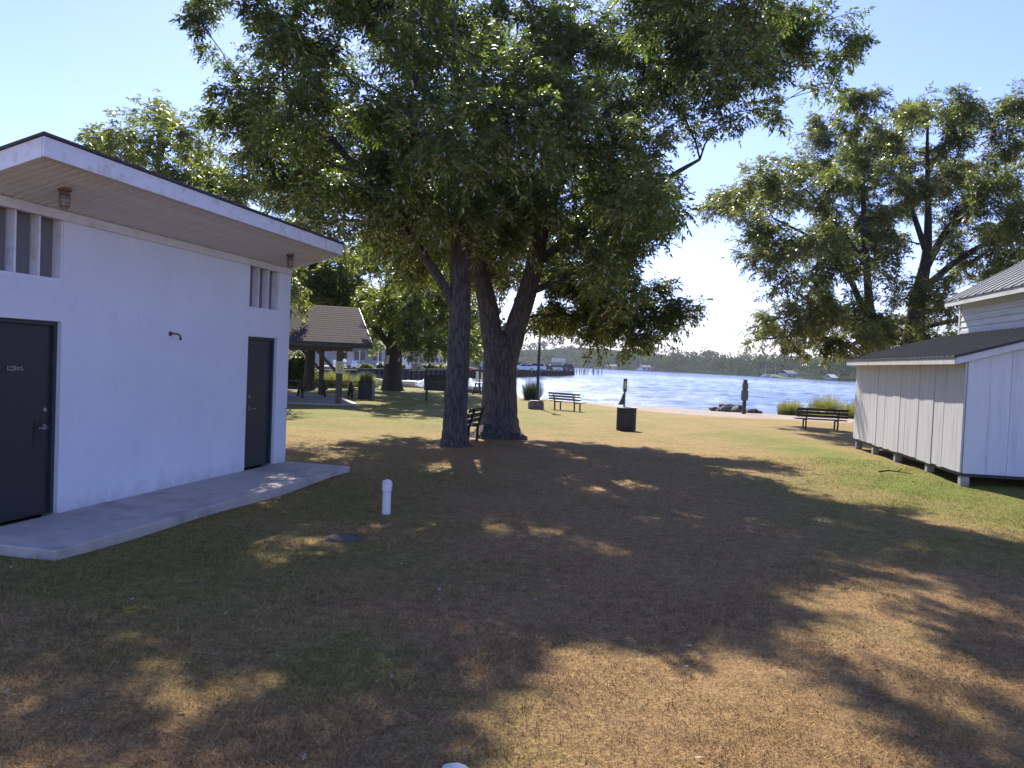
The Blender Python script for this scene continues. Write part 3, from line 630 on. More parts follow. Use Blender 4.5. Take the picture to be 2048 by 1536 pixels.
for k, (x_, y_, h_, lb) in enumerate([(-13.4,50.5,1.35,'tall yellow green grass stand beyond the pavilion, left of the thin tree stem'),(-11.7,50.8,1.25,'tall yellow green grass stand beyond the pavilion, right of its rear post'),(-10.0,51.5,1.05,'yellow green grass stand between the pavilion and the white dinghy'),(-15.3,50.2,1.3,'tall yellow green grass stand beyond the pavilion, beside the round bush')]):
    clump('tall_grass', G(x_, y_), lb, 'plant', 'reed', 1300, h_*1.1, .95, .35, 30+k, 'tall grass stands beyond the pavilion', w=.03)

# ------------------------------------------------------------------ trees
def leaflets(P, D, rn_seed, L=.115, W=.040, rach=.24, n7=7):
    """P (n,3) leaf bases, D (n,3) directions -> compound leaves of seven leaflets, four corners each"""
    g_ = np.random.default_rng(rn_seed); n = len(P)
    D = D/np.linalg.norm(D,axis=1,keepdims=True)
    S_ = np.cross(D, np.array([0,0,1.])) + 1e-3*g_.normal(size=(n,3)); S_ /= np.linalg.norm(S_,axis=1,keepdims=True)
    ts = np.array([.35,.35,.62,.62,.86,.86,1.0])[:n7]; sd_ = np.array([1,-1,1,-1,1,-1,0.])[:n7]
    droop = np.array([0,0,-1.])
    base = P[:,None]+D[:,None]*(rach*ts)[None,:,None] + droop*(ts**2*.07)[None,:,None]
    ld = D[:,None]*np.where(sd_==0,1,.55)[None,:,None] + S_[:,None]*(sd_*.85)[None,:,None] + droop*.28 + g_.normal(0,.22,(n,n7,3))
    ld /= np.linalg.norm(ld,axis=2,keepdims=True)
    nr = g_.normal(0,.55,(n,n7,3)) + np.array([0,0,1.]); sv = np.cross(ld, nr); sv /= np.linalg.norm(sv,axis=2,keepdims=True)
    l = L*g_.uniform(.6,1.3,(n,n7,1))*g_.uniform(.75,1.2,(n,1,1)); w_ = W*g_.uniform(.8,1.15,(n,n7,1))
    V_ = np.stack([base, base+ld*l*.45+sv*w_*.5, base+ld*l+droop*l*.12, base+ld*l*.45-sv*w_*.5], 2).reshape(-1,3)
    F_ = np.arange(len(V_)).reshape(-1,4); r_ = np.clip(np.repeat(g_.random(n),n7)*.6+g_.random(n*n7)*.4,0,1)
    return V_, F_, r_
def resample(pts, step=.35):
    out = []
    for a_, b_ in zip(pts[:-1], pts[1:]):
        a_, b_ = np.array(a_, float), np.array(b_, float); m_ = max(1, int(np.linalg.norm(b_[:3]-a_[:3])/step))
        out += [a_+(b_-a_)*i_/m_ for i_ in range(m_)]
    out.append(np.array(pts[-1], float)); return out
def smooth_pts(pts, it=2):
    p = [np.array(q_, float) for q_ in pts]
    for _ in range(it):
        r_ = [p[0]]
        for a_, b_ in zip(p[:-1], p[1:]): r_ += [a_*.75+b_*.25, a_*.25+b_*.75]
        p = r_+[p[-1]]
    return p
def tree(name, label, loc, limbs, blobs, nleaf, seed, leaf='leaf', bark='bark', L=.115, W=.042, twigs=22, group=None, lobe=True, cat='tree', tr0=.045):
    t = empty(name, loc, 0, label, cat, group); o3 = np.array(loc)
    rr = random.Random(seed); g_ = np.random.default_rng(seed)
    tb = MB(); nodes = []
    for q_, lm in enumerate(limbs):
        pts = smooth_pts(lm, 2); P = [p[:3]-o3 for p in pts]; rad = [p[3] for p in pts]
        ph = rr.uniform(0,6)
        for i_ in range(1, len(P)-1):
            P[i_] = P[i_] + g_.normal(0, rad[i_]*(.012 if q_ == 0 else .05), 3)
        lob = (lambda i_, an, P=P, ph=ph: 1+ math.exp(-max(0,P[i_][2]+.05)/.22)*(.16*math.cos(5*an+ph)+.09*math.cos(3*an-ph)) + .035*math.cos(3*an+ph*2)) if q_ == 0 and lobe else None
        tb.tube(P, rad, 30 if q_ == 0 else 12, lobe=lob)
        hm = max(p[2] for p in limbs[0])-o3[2]; nodes += [(p, 0) for p in resample(lm) if p[2]-o3[2] > min(1.2, hm*.3)]
    tb.build('trunk', M[bark], t, smooth=True)
    br = MB(); LP, LD = [], []
    NP = np.array([n_[0] for n_ in nodes])
    c0 = np.array(limbs[0][-1][:3]); order = sorted(blobs, key=lambda b: min(np.linalg.norm(NP[:,:3]-np.array(b[:3]),axis=1)))
    wts = np.array([b[3]**2 for b in order]); wts = wts*g_.uniform(.55,1.35,len(wts)); cnt = np.maximum(20, (nleaf*wts/wts.sum())/7).astype(int)
    for (bx_, by_, bz_, r_), nl in zip(order, cnt):
        c = np.array([bx_, by_, bz_]); d_ = c - NP[:,:3]; dist = np.linalg.norm(d_, axis=1)
        cost = dist + 1.3*np.maximum(0, .25*dist - d_[:,2]) - 2.0*np.minimum(NP[:,3],.1)
        k_ = int(np.argmin(cost)); s0 = NP[k_]; D_ = c - s0[:3]; Ld = max(.3, np.linalg.norm(D_))
        mid = s0[:3] + D_*.5 + np.array([rr.uniform(-.12,.12)*Ld, rr.uniform(-.12,.12)*Ld, (.13 if D_[2] > 0 else .05)*Ld])
        m_ = max(4, int(Ld/.35)); ra = min(s0[3]*.75, .016+.011*Ld+.01); pts = []
        for i_ in range(m_+1):
            u = i_/m_; p = s0[:3]*(1-u)**2 + 2*mid*u*(1-u) + c*u*u
            if 0 < i_ < m_: p = p + g_.normal(0, .025*Ld**.5, 3)
            pts.append(np.array([*p, ra*(1-u)+.012*u]))
        br.tube([p[:3]-o3 for p in pts], [p[3] for p in pts], 6)
        NP = np.concatenate([NP, np.array(pts[1:])])
        tail = pts[max(1, int(m_*.45)):]
        nt_ = max(5, int(twigs*(r_/1.1)**2)); per = max(2, nl//nt_)
        for _ in range(nt_):
            v = g_.normal(size=3); v /= np.linalg.norm(v); v[2] = v[2]*.85; tip = c + v*r_*g_.uniform(.5,1.02)
            st = tail[rr.randrange(len(tail))]; dd = tip-st[:3]; ml = st[:3]+dd*.5+np.array([0,0,.12*r_])+g_.normal(0,.08,3)
            tp = [st[:3]*(1-u)**2+2*ml*u*(1-u)+(tip-np.array([0,0,.1*r_]))*u*u for u in (0,.33,.67,1.)]
            br.tube([p-o3 for p in tp], [tr0*.26,tr0*.2,tr0*.14,tr0*.07], 3, cap=False)
            u = g_.uniform(.22,1.0,per)[:,None]; b0,b1,b2 = st[:3],ml,tip-np.array([0,0,.1*r_])
            pp = b0*(1-u)**2+2*b1*u*(1-u)+b2*u*u; tn = 2*(1-u)*(b1-b0)+2*u*(b2-b1); tn /= np.linalg.norm(tn,axis=1,keepdims=True)
            LP.append(pp + g_.normal(0,.05,pp.shape)); LD.append(tn*.7 + g_.normal(0,.75,pp.shape) + np.array([0,0,-.1]))
    br.build('branches', M[bark], t, smooth=True)['kind'] = 'stuff'
    V_, F_, r2 = leaflets(np.concatenate(LP)-o3, np.concatenate(LD), seed+1, L, W)
    o = np_mesh('crown', V_, F_, M[leaf], t, {'rnd': ('FACE', r2)}); o['kind'] = 'stuff'; return t
BL_LEFT=[(-3.39,19.65,9.87,1.28),(-2.62,21.21,5.67,1.13),(-3.67,13.99,6.93,0.92),(-2.19,24,5.78,0.85),(-3.36,18.58,7.36,1.21),(-0.75,23.35,5.52,1.28),(-3.51,23.56,6.54,1.15),(-1.88,16.71,10.74,0.99),(-3.2,19.56,5.01,1.11),(-6.28,17.72,7.97,1.12),(-2,13.31,6.23,1.08),(-3.15,15.91,5.23,1.14),(-5.96,21.48,7.96,1.06),(-3.08,22.35,4.2,0.9),(-1.18,21.02,5.36,0.89),(-4.15,20.82,8.15,1.18),(-1.19,20.88,8.91,0.96),(-2.14,14.19,4.93,1.09),(-5.06,20.97,7.15,1.11),(-2.34,16.03,6.14,1.14),(-6.11,19.6,7.64,1.24),(-2.72,15.12,8.85,1.07),(-2.11,18.42,10.12,1.02),(-3.12,19.57,6.21,1.27),(-4.97,16.96,6.16,1.29),(-4.12,21.32,5.09,1),(-4.62,14.89,6.4,1.21),(-1.27,21.06,10.78,1.17),(-3.7,22.01,8.94,1.11),(-4.75,15.66,8.35,1.24),(-1.57,18.02,7.44,0.9),(-1.67,12.63,8.86,1.28),(-4.9,21.75,8.36,1.04),(-1.06,15.16,7.59,1.29),(-1.22,15.32,4.9,1.15),(-5.55,19.1,5.74,0.88),(-1.25,11.53,5.49,0.91),(-1.04,18.89,11.59,0.85),(-2.64,18.35,11.03,1.18),(-3.53,13.95,4.86,0.98),(-4.58,18.23,8.59,1.14),(-3.28,13.55,9.06,1.04),(-2.33,17.24,9.19,1.28),(-2.18,19.05,7.36,0.96),(-4.26,18.07,10.81,1.11),(-2.42,16.98,4.81,1.16),(-5.41,22.19,7.01,1.3),(-0.69,21.65,7.01,0.9),(-2.4,20.91,8.8,0.88),(-1.18,18.83,6.61,1.16),(-2.21,20.73,4.63,1.29),(-5.65,20.31,8.71,1.08),(-1.73,12.51,7.39,1.04),(-2.88,22.74,8.08,1.21),(-2.32,21.89,8.98,0.87),(-4.15,17.3,9.95,0.98),(-4.72,18.81,6.22,0.88),(-5.73,18.34,9.68,1.2),(-6.1,17.95,7.07,0.92),(-2.78,18.76,8.56,1.31),(-1.6,18,9.6,1),(-0.6,18.6,10.2,1),(-2.6,17.2,10.2,0.9),(-6.6,17,7.1,0.7),(-6.1,17.2,6.5,0.8),(-5.6,17,6.1,0.8),(-5.1,16.8,5.4,0.8),(-6.1,16.6,7.5,0.8),(-4.5,17,4.9,0.8),(-6.9,16.4,8.8,0.7),(-7.1,16.8,9.5,0.6),(-6.7,16.2,10,0.8),(-4.2,15.2,9.3,1),(-3.2,14.6,9,0.9),(-5.2,15.8,10,1),(-2.6,15.4,9.8,0.9),(-4.6,14.4,8.2,0.9),(-5.4,14.8,8.8,0.8),(-2.95,16.87,6.37,0.96),(-1.2,18.41,5.83,0.91),(-0.83,22.03,5.73,0.87),(-0.85,19.77,6.31,0.93),(-2.09,18.74,6.04,1.01)]
BL_RIGHT=[(4.25,14.39,7.87,0.99),(-0.1,13.81,7.23,0.89),(2.4,20.42,5.14,1.31),(2.07,18.9,10.01,1.31),(4.35,16.21,9.15,0.92),(1.21,17.94,8.25,1.32),(2.75,21.19,8.7,1.27),(3.05,19.49,6.12,1.33),(-0.59,20.84,4.29,1.26),(-0.23,18.59,8.5,0.97),(-0.57,13.38,6.07,1.3),(2.64,23.08,7.49,0.91),(-0.24,12.04,5.52,1.21),(1.56,18.57,5.08,0.88),(-0.61,22.76,4.53,1.09),(-0.02,18.64,9.44,0.88),(-0.49,19.97,7.95,1.14),(2.55,15.6,11.21,1.25),(-0.37,23.68,6.81,1.22),(2.65,23.06,6.44,1.31),(2.64,14.81,8.74,0.94),(2.07,13.04,4.96,0.9),(3.22,17.06,10.75,1.31),(2.65,15.42,5.17,1.07),(2.88,15.14,9.99,1.34),(2.17,17.59,3.92,1.3),(0.26,19.59,5.95,1.18),(1.05,15.05,10.47,1.02),(3.94,19.81,8.52,1.3),(1.59,14.36,6.09,1.12),(1.59,21.13,4.31,1.26),(3.06,18.82,7.1,1.13),(0.83,18.02,9.49,0.97),(2.23,21.64,9.76,1),(0.3,18.82,11.76,0.98),(3.76,17.36,9.84,1),(-0.22,18.45,11.1,0.92),(3.22,17.05,9.06,0.88),(2.34,19.87,3.19,1.26),(0.82,19.97,11.06,1.01),(3.55,20.56,9.24,0.9),(0.62,12.79,6.4,0.92),(4.35,22.77,6.7,1.06),(3.1,18.55,10.36,0.91),(0.14,22.57,7.28,0.9),(4.25,14.41,8.91,1.02),(-0.21,16.28,5.33,0.89),(1.29,22.86,8.13,1.18),(0.69,13.78,6.6,0.86),(0.74,22.27,4.96,0.95),(1.19,21.42,3.12,0.89),(1.42,20.84,5.8,1.25),(1.92,20.24,7.06,1.24),(0.63,24.23,5.72,1.25),(0.2,17.49,6.48,0.89),(5.44,17.76,9.72,1.15),(2.33,20.63,10.7,1.11),(4.47,18.44,9.47,1.07),(1.94,19.47,5.65,0.93),(0.53,15.38,5.4,0.88),(3.44,19.18,9.54,1.22),(-0.16,21.34,6.08,1.01),(4.2,19.6,3.2,0.55),(4.6,19.5,3.55,0.45),(3.6,19.6,3,0.7),(3.1,19.4,2.75,0.6),(4,19.5,3.9,0.6),(7.3,17.5,9.3,0.7),(6.9,17.4,10.1,0.7),(5.25,17.5,8.8,0.9),(4.8,17.5,7.8,0.8),(5.6,17.5,9.8,0.9),(6.4,17.5,9.5,0.8),(4.3,17.4,8.6,0.9),(5.7,17.6,7.9,0.6),(7,17.6,8.6,0.5),(0.6,18.2,10,0.9),(0.2,17.2,8.8,0.9),(1.1,20.5,3.2,0.7),(1.9,20.2,3,0.8),(2.6,20,2.95,0.8),(3.3,19.8,3,0.8),(4,19.6,3.3,0.7),(2.1,20.4,3.7,0.9),(3.1,20,3.8,0.9),(1.4,20.8,4,0.9),(2.9,19.8,2.55,0.5),(0.8,21.2,3,0.7),(-0.17,16.84,4.43,0.87),(2.32,17.23,4.92,1.01),(1.29,16.97,6.16,0.91),(2.95,17.91,6.27,0.96),(2.42,18.91,4.97,0.88),(-0.5,16.96,6.21,0.85),(1.62,15.59,4.06,0.94),(1.86,22.4,4.31,1.06),(2.59,21.82,4.28,1.05),(-0.2,18.49,4.89,0.83),(3.16,22.41,5.73,0.92),(0.11,17.7,5.57,1),(3.17,18.45,5.58,0.98),(-0.58,20.44,5.67,1.09),(2.23,16.59,5.88,0.93)]
BL_SHORE_A=[(13.15,28.93,10.81,0.84),(15.07,35.36,4.49,0.92),(9.74,28.62,6.7,1.25),(10.43,33.03,10.67,1),(11.64,32.96,9.3,1.28),(10.19,28.61,3.71,1.22),(9.46,29.85,7.69,1.28),(14.46,31.29,4.24,1.15),(13.51,30.02,12.95,0.89),(10.17,34.83,9.39,1.23),(11.31,32.42,7.27,0.82),(14.63,36.49,11.7,0.89),(13.66,32.71,4.57,0.81),(15.24,35.78,12.91,0.92),(11.78,30.28,5.89,1.12),(11.93,31.48,4.57,1.3),(13.72,31.85,10,1.3),(14.99,36.22,9.02,1.09),(15.59,32.57,8.74,1.32),(10.07,31.6,9.19,0.99),(9.84,36.23,9.85,1.19),(12.09,28.73,9.32,0.93),(12.93,30.4,12.11,0.96),(14.47,32.31,11.25,1.34),(13.51,35.41,11.48,1.15),(12.36,29.8,6.52,1.05),(11.37,27.8,4.6,1),(8.99,35.44,9.7,1.15),(11.4,36.03,8.83,0.81),(9.67,30.77,6.79,1.26),(13.85,31.57,6.3,0.83),(11.74,30.02,9.13,0.9),(14.09,36.58,13.61,1.25),(10.18,29.04,5.49,1.3),(15.55,28.83,5.31,0.85),(13.5,28.37,5.87,0.94),(14.86,32.48,7.52,0.99),(12.15,29.86,7.8,1.05),(9.07,28.97,9.27,1.18),(11.42,36.24,10.75,0.97),(14.37,29.62,10.21,0.81),(13.42,31.5,11.19,0.91),(13.78,35.3,12.86,1.04),(14.81,35.21,12.2,0.82),(14.34,29.88,8.16,1.07),(11.45,31.46,10.44,1.17),(11.84,33.19,10.82,0.91),(12.93,29.43,12.54,1.1),(14.79,30.19,6.69,1.32),(12.93,32.88,7.29,1.03),(15.05,35.29,7.87,1.29),(11.14,31.3,9.21,1.01),(15.09,33.76,8.36,1.04),(8.74,31.7,9.12,0.82),(13.84,34.76,8.31,0.9),(12.94,27.52,3.41,0.88),(11.63,28.92,4.15,1.15),(14.71,29.76,3.7,1.23),(11.41,27.87,7.03,1.21),(15.31,34.38,9.84,0.97),(11.03,33.41,3.93,1.3),(13.55,28.85,3.34,0.82),(13.06,31.53,3.25,0.94),(12.37,34.3,7.42,0.98),(13.59,34.19,9.45,0.92),(14.21,35.9,5.8,1.05),(13.62,30.6,4.86,1.26),(9.9,31.5,3.2,0.55),(10.6,31.4,3.8,0.6),(11.6,31.5,3,0.7),(12.6,31.6,3.6,0.8),(11.2,31.6,4.6,0.6),(13.4,31.5,3.2,0.7)]
BL_SHORE_B=[(17.18,30.97,3.7,1.08),(18.92,36.5,9.93,1.02),(17.41,28.1,3.72,0.91),(19.93,31.56,6.77,1.12),(15.61,30.35,12.53,1.18),(23.63,30.48,11.34,1.13),(18.02,31.83,13.08,1.32),(16.01,33.81,3.73,1.19),(19.3,36.93,12.86,0.96),(22.57,35.71,6.34,1.03),(16.79,33.37,11.11,0.83),(24.09,34.91,13.49,1.24),(18.67,28.91,6.03,0.99),(15.85,32.1,4.03,0.86),(17.32,27.76,9.34,1.34),(23.4,34.11,6.13,1),(23.2,35.16,12.82,1.21),(25.15,30.96,5.65,0.92),(22.97,32.05,10.84,1.24),(21.25,32.04,5.14,1.23),(25.45,33.67,9.32,1.31),(16.95,27.68,8.28,0.9),(20.78,32.79,6.91,1.09),(17.55,34.95,4.27,1.11),(17.67,34.72,13.95,1.04),(18.64,32.3,9.15,1.18),(20.29,35.83,14.31,0.94),(17.63,36.46,13.08,0.88),(17.53,31.68,3.22,0.98),(18.85,32.37,3.77,1.34),(15.62,30.72,9.64,1.31),(16.5,29.19,7.16,0.81),(22.56,31.61,8.94,1.26),(25.48,32.7,5.93,1.33),(16.02,32.28,5.41,1.08),(18.13,32.53,12.01,1.16),(20.6,35.85,7.67,0.98),(20.94,35.22,4.67,1.09),(16.58,35.43,12.66,1.25),(18.1,35.98,11.19,1.18),(18.9,33.97,8.87,0.8),(22.16,34.61,9.04,1.09),(19.53,28.13,11.84,0.94),(21.06,36.77,8.93,1.01),(16.1,34,12.2,1.14),(19.21,28.24,4.77,0.94),(21.12,30.39,9.81,0.81),(19.84,30.26,9.2,1.06),(22.58,32.33,13.64,1.19),(18.99,36.18,14.29,1.1),(20.67,27.97,11.79,1.05),(21.3,33.62,6.43,0.83),(24.61,28.71,8.67,0.99),(16.56,33.48,13.35,0.92),(18.16,27.5,7.7,1.31),(22.69,35.63,14.67,0.94),(24.89,34.36,10.77,1.22),(23.79,32.02,5.82,0.94),(25.25,34.19,6.69,0.81),(16.47,33.91,8.04,0.94),(19.68,36.29,5.72,0.82),(25.43,30.46,12.84,0.93),(16.42,29.28,5.68,1.03),(19.64,36.51,4.76,1.02),(20.92,36.98,14.18,0.98),(19.62,31.1,7.49,0.98),(21.2,36.04,7.07,0.95),(24.41,33.52,14.32,0.81),(24.63,29.24,12.63,1.21),(22.63,34.84,10.29,0.98),(21.21,35.55,10.97,0.87),(22.98,30.29,9.8,1.01),(21.02,29.39,5.97,0.93),(25.49,33.04,14.16,1),(16.9,36.29,4.31,1.07),(24.6,31.19,13.85,1.14),(22.67,29.02,12.43,0.92),(22.93,28.62,10.19,1.1),(18.91,30.41,8.04,1.12),(21.51,34.91,8.5,0.9),(15.99,28.52,4.54,1.04),(16.35,36.59,13.99,0.89),(21.98,36.34,3.79,0.99),(22.5,28.86,9.03,1.31),(23.59,32.77,9.96,1.29),(23.55,34.93,7.82,0.95),(22.45,29.16,6.71,0.97),(20.21,35.53,11.54,0.95),(21.13,36.47,11.95,0.98),(23.72,30.62,5.87,1.3),(18.98,34.08,10.98,1.34),(15.92,35.48,11.37,1.27),(20.16,33.52,11.36,1.21),(19.05,35.34,10.58,0.96),(25.32,32.29,13.22,1.14),(23.38,28.36,12.84,0.89),(20.29,32.23,4.32,1.15),(17.1,34.67,12.04,1.16),(20.5,32,13.6,1.2),(21.5,32.2,12.6,1.2),(19.3,32,13,1.1),(22,31.6,14,1),(20,31.5,12,1.1),(18.4,32,13.6,0.9)]
BL_C=[(-15.52,28.99,5.25,1.33),(-14.24,30.93,4.37,1.09),(-12.15,29.62,10.53,0.98),(-13.73,32.19,7.45,1.27),(-16.1,26.7,6.4,1),(-18.06,32.48,5.8,1.34),(-9.69,26.44,7.41,1.15),(-13.64,26.97,9.21,1.35),(-16.12,29.19,9.75,0.95),(-12.12,33.61,6.13,1.21),(-11.16,26.69,7.12,1.33),(-13.82,29.61,7.62,1.39),(-15.93,27.71,8,1.06),(-9.96,28.95,10.01,0.99),(-10.19,28.07,4.45,1.39),(-13.44,33.73,7.19,0.97),(-14.13,27.1,4.78,1.18),(-12.26,26.52,8.06,1.25),(-14.5,33.53,4.26,1.4),(-9.55,30.35,8.71,1.17),(-17.8,31.8,10.49,0.95),(-12.21,29.63,8.41,1.22),(-12.51,29.25,4.62,0.99),(-15.42,30.28,4.23,1.29),(-17.33,32.26,4.08,1.38),(-20.51,28.79,6.08,1.29),(-19.31,27.77,5,0.96),(-15.45,30.18,7.33,1.22),(-15.85,33.55,4.2,0.95),(-19.36,31.69,9.93,0.97),(-11.34,33.07,10.6,1.01),(-14.41,28.68,4.17,1.18),(-15.41,32.94,6.91,1.32),(-9.56,30.05,5.21,1.25),(-16.97,28.16,6.88,1.09),(-14.56,33.46,8.86,1.24),(-10.94,33.38,5.37,1.09),(-8.55,29.17,6.57,1.14),(-8.71,28.77,4.13,1),(-21.18,30.23,6.8,1.33),(-17.65,27.8,5.6,1.22),(-17.62,29.66,6.59,1.3),(-14.54,31.98,4.93,1.34),(-10.51,31.44,6.01,1.03),(-13.45,29.05,6.47,1.38),(-15.38,31.23,8.27,1.28),(-12.98,28.51,10.13,1.29),(-15.51,30.72,9.71,1.14),(-8.85,30.62,4.11,1.04),(-11.29,27.36,4.06,1.34),(-14.85,29.54,8.66,1.28),(-16.78,32.18,5.46,1.39),(-18.42,32.36,9.48,1.3),(-9.87,28.3,8.34,1.05),(-18.49,28.98,6.01,1.25),(-8.37,31.95,8.44,1.17),(-16.29,31.72,6.42,1.02),(-15,30.8,11.28,1.09),(-10.52,26.98,6.13,0.98),(-9.51,31.45,5.63,0.94),(-16.85,33.13,9.11,1.22),(-18.13,27.31,7.04,0.91),(-19.52,30.63,7.84,1.25),(-17.12,26.58,5.74,0.97),(-11.74,31.51,8.8,1.06),(-8.04,29.54,8.24,1),(-17.31,30.98,10.03,0.97),(-19.45,31.83,7.98,0.93),(-9.24,29.18,5.87,0.95),(-8.71,31.72,7.07,1.38),(-13.9,33.48,10.1,1.19),(-10.06,32.4,6.04,1.08),(-12.85,31.1,4.03,0.96),(-12.42,26.45,9.45,1.01),(-13.61,31.91,10.09,1.17),(-11.95,26.02,4.49,1.02),(-15.67,32.11,4.24,1),(-12.79,30.99,5.8,1.31),(-11.51,32.15,8.12,0.92),(-11.17,33.67,6.86,1.21),(-13.06,32.21,9,1.28),(-11.17,29.99,8.18,1),(-12.12,31.18,9.83,0.98),(-18.2,30.26,4.05,1.39),(-13.95,31.21,5.83,0.92)]
BL_B=[(-6.4,43.34,4.08,1.18),(-4.81,47.65,3.26,1.05),(-11.82,48,8.71,0.88),(-7.27,48.69,7.12,1.27),(-6.5,44.91,6.56,1.03),(-2.64,34.73,7.49,1.14),(-2.96,37.91,5.1,0.9),(-5.53,49.2,4.06,0.95),(-3.39,50.75,4.19,1.47),(-9.66,48.3,7.83,1.04),(-5.73,48.9,7.99,1.03),(-5.56,33.76,5.7,1.43),(-3.89,51.22,2.59,1.26),(-6.73,46.34,5.3,1.5),(-4.88,39.03,7.7,1.25),(-7.27,48.61,3.16,1.34),(-3.92,41.44,7.99,1.45),(-7.25,49.73,5.38,1.28),(-4.87,41.37,5.27,1.4),(-4.1,35.19,6.72,0.97),(-5.01,46.88,5.98,1.36),(-3.61,48.19,8.24,1.32),(-6.02,47.61,5.32,1.44),(-5.85,47.13,6.84,0.87),(-8.64,47.55,3.68,0.95),(-10.12,42.06,5.04,1.32),(-5.55,35.22,7.28,1.18),(-6.11,40.17,5.82,1.12),(-6.12,34.35,4.26,1.26),(-10.16,51.97,10.48,0.94),(-9.89,46.26,4.76,0.91),(-5.83,41.81,7.58,0.95),(-6.3,40.03,7.87,0.86),(-3.89,48.73,4.05,1.15),(-3.39,39.51,4.18,0.96),(-9.64,50.14,9.17,1.36),(-3.97,47.11,9.36,1.11),(-3.61,32.48,5.51,1.15),(-9.98,50.84,8.46,1.07),(-4.42,42.96,7.25,1.1),(-6.15,43.55,5.73,1.04),(-4.48,42.77,4.98,1.32),(-10.96,46.85,5.95,1.43),(-5.31,44.3,9.26,0.97),(-4.9,33.15,7.33,0.9),(-8.15,41.05,4.32,1.07),(-3.32,48.61,3.08,0.93),(-4.5,51.77,5.36,1.21),(-3.3,50.34,6.29,1.09),(-5.67,41.18,8.64,1.04),(-4.56,36.15,4.41,1.35),(-9.2,51.36,2.94,1.05),(-9.94,46.06,7.81,1),(-5.88,51.1,6.79,0.99),(-6.14,41.83,4.9,1.49),(-4.45,35.99,2.5,1.16),(-8.17,47.73,8.89,1.24),(-2.21,44.73,2.51,1.1),(-3.77,35.99,7.53,1.15),(-4.99,37.1,5.82,1.2),(-4.19,45.87,4.04,1.11),(-2.12,43.45,3.22,1),(-3.03,48.24,5.91,1.07),(-4.85,35.16,3.16,1.01),(-5.51,45.64,5.4,1.45),(-11.24,49.99,7.35,1.21),(-9.25,49.84,4.59,1.22),(-5.62,37.97,8.24,0.87),(-3.15,46.79,6.82,1.5),(-5.64,50.01,7.19,1.19),(-3.57,49.9,9.06,1.24),(-3.23,37.4,7.8,0.9),(-7.52,47.91,4.42,1.34),(-5.63,49.97,3.3,1.37),(-7.28,42.09,7.23,0.88),(-8,50.51,6.95,0.97),(-2.82,41.85,7,1.4),(-7.27,47.23,9.56,1.36),(-7.89,48.7,5.87,1.36),(-4.01,38.62,4.9,0.86),(-3.7,36.64,5.69,0.95),(-8.94,39.91,7.35,0.94),(-8.73,41.44,4.95,0.95),(-7.66,39.73,4.91,1.39),(-5.87,44.11,7.5,1.39),(-8.93,46.03,8.73,1.3),(-3.26,42.21,4.56,1.01),(-4.06,39.81,8.15,1.11),(-2.59,48.61,4.98,1.1),(-10.04,41.13,5.73,1.02),(-10.37,49.21,6.81,1.12),(-2.51,39.31,2.92,1.21),(-4.46,44.08,4.92,1.46),(-3.58,34.69,2.64,0.96),(-8.26,44.4,5.62,1.03),(-10.34,49.49,5.32,1.34),(-6.91,51.85,9.12,1.05),(-3.42,51.78,6.06,1.41),(-2.64,34.19,5.73,0.92),(-10.44,45.04,6.32,0.86),(-5.16,45.59,4.04,0.93),(-3.98,40.8,3.57,0.93),(-6.42,50.77,5.55,1.31),(-9.28,48.94,8.56,1.15),(-4.26,36.14,6.14,0.94)]
BL_D=[(-11.39,43.81,6.85,1.07),(-15.39,42.35,4.5,1.43),(-9.54,43.52,6.21,1.35),(-12.58,42.51,7.92,1),(-14.96,45.14,5.91,1.03),(-14.32,42.04,6.59,1.08),(-12.03,42.58,6.43,1.25),(-12.17,40.57,7.21,1.51),(-13.57,42.62,5.19,1.4),(-11.39,45.37,5.74,1.5),(-14.04,45.19,5.04,1.09),(-8.85,42.18,4.3,1),(-11.15,40.54,4.79,1.41),(-13.09,45.29,5.95,1.37),(-11.87,41.67,5.47,1.52),(-10.88,44.49,5.13,1.04),(-12.8,44.01,7.42,1.35),(-12.38,41.86,4.06,1.22),(-9.62,42.23,7.26,1.16),(-11.18,42.29,4.7,1.06),(-13.54,43.23,4.36,1.02),(-12.13,44.93,8.25,1.16),(-10.87,42.73,6.02,1.34),(-10.03,42.42,5.34,1.27),(-14.51,43.95,6.55,1.51),(-13.4,40.87,6.5,1.5),(-13.05,44.76,4.25,1.1),(-10.99,43.32,7.92,1.48),(-9.66,44.91,6.76,1.19),(-9.8,41.88,6.28,1.37),(-10.92,45.51,8.29,1.15),(-13.76,45.39,8.35,1.34),(-14.4,41.45,5.47,1.46),(-9.17,41.14,4.64,1.1),(-14.18,40.83,4.45,1.47),(-12.8,41.96,7.22,1.02),(-14.32,45.21,7.17,1.52),(-11.59,43.65,5.6,1.34),(-9.5,40.45,6.69,1.37),(-10.49,45.37,4.46,1.25),(-9.67,43.76,4.79,1.22),(-14.47,42.78,7.56,1.19),(-11.83,43.71,4.2,1.12),(-15.2,45.05,4.09,1),(-11.11,42.05,6.83,1.01),(-10.66,40.48,6.21,1.03),(-10.07,44.55,5.86,1.22),(-12.97,43.83,6.23,1.17)]
zL, zR = float(gz(-1.22,16.76)), float(gz(-.31,19.49))
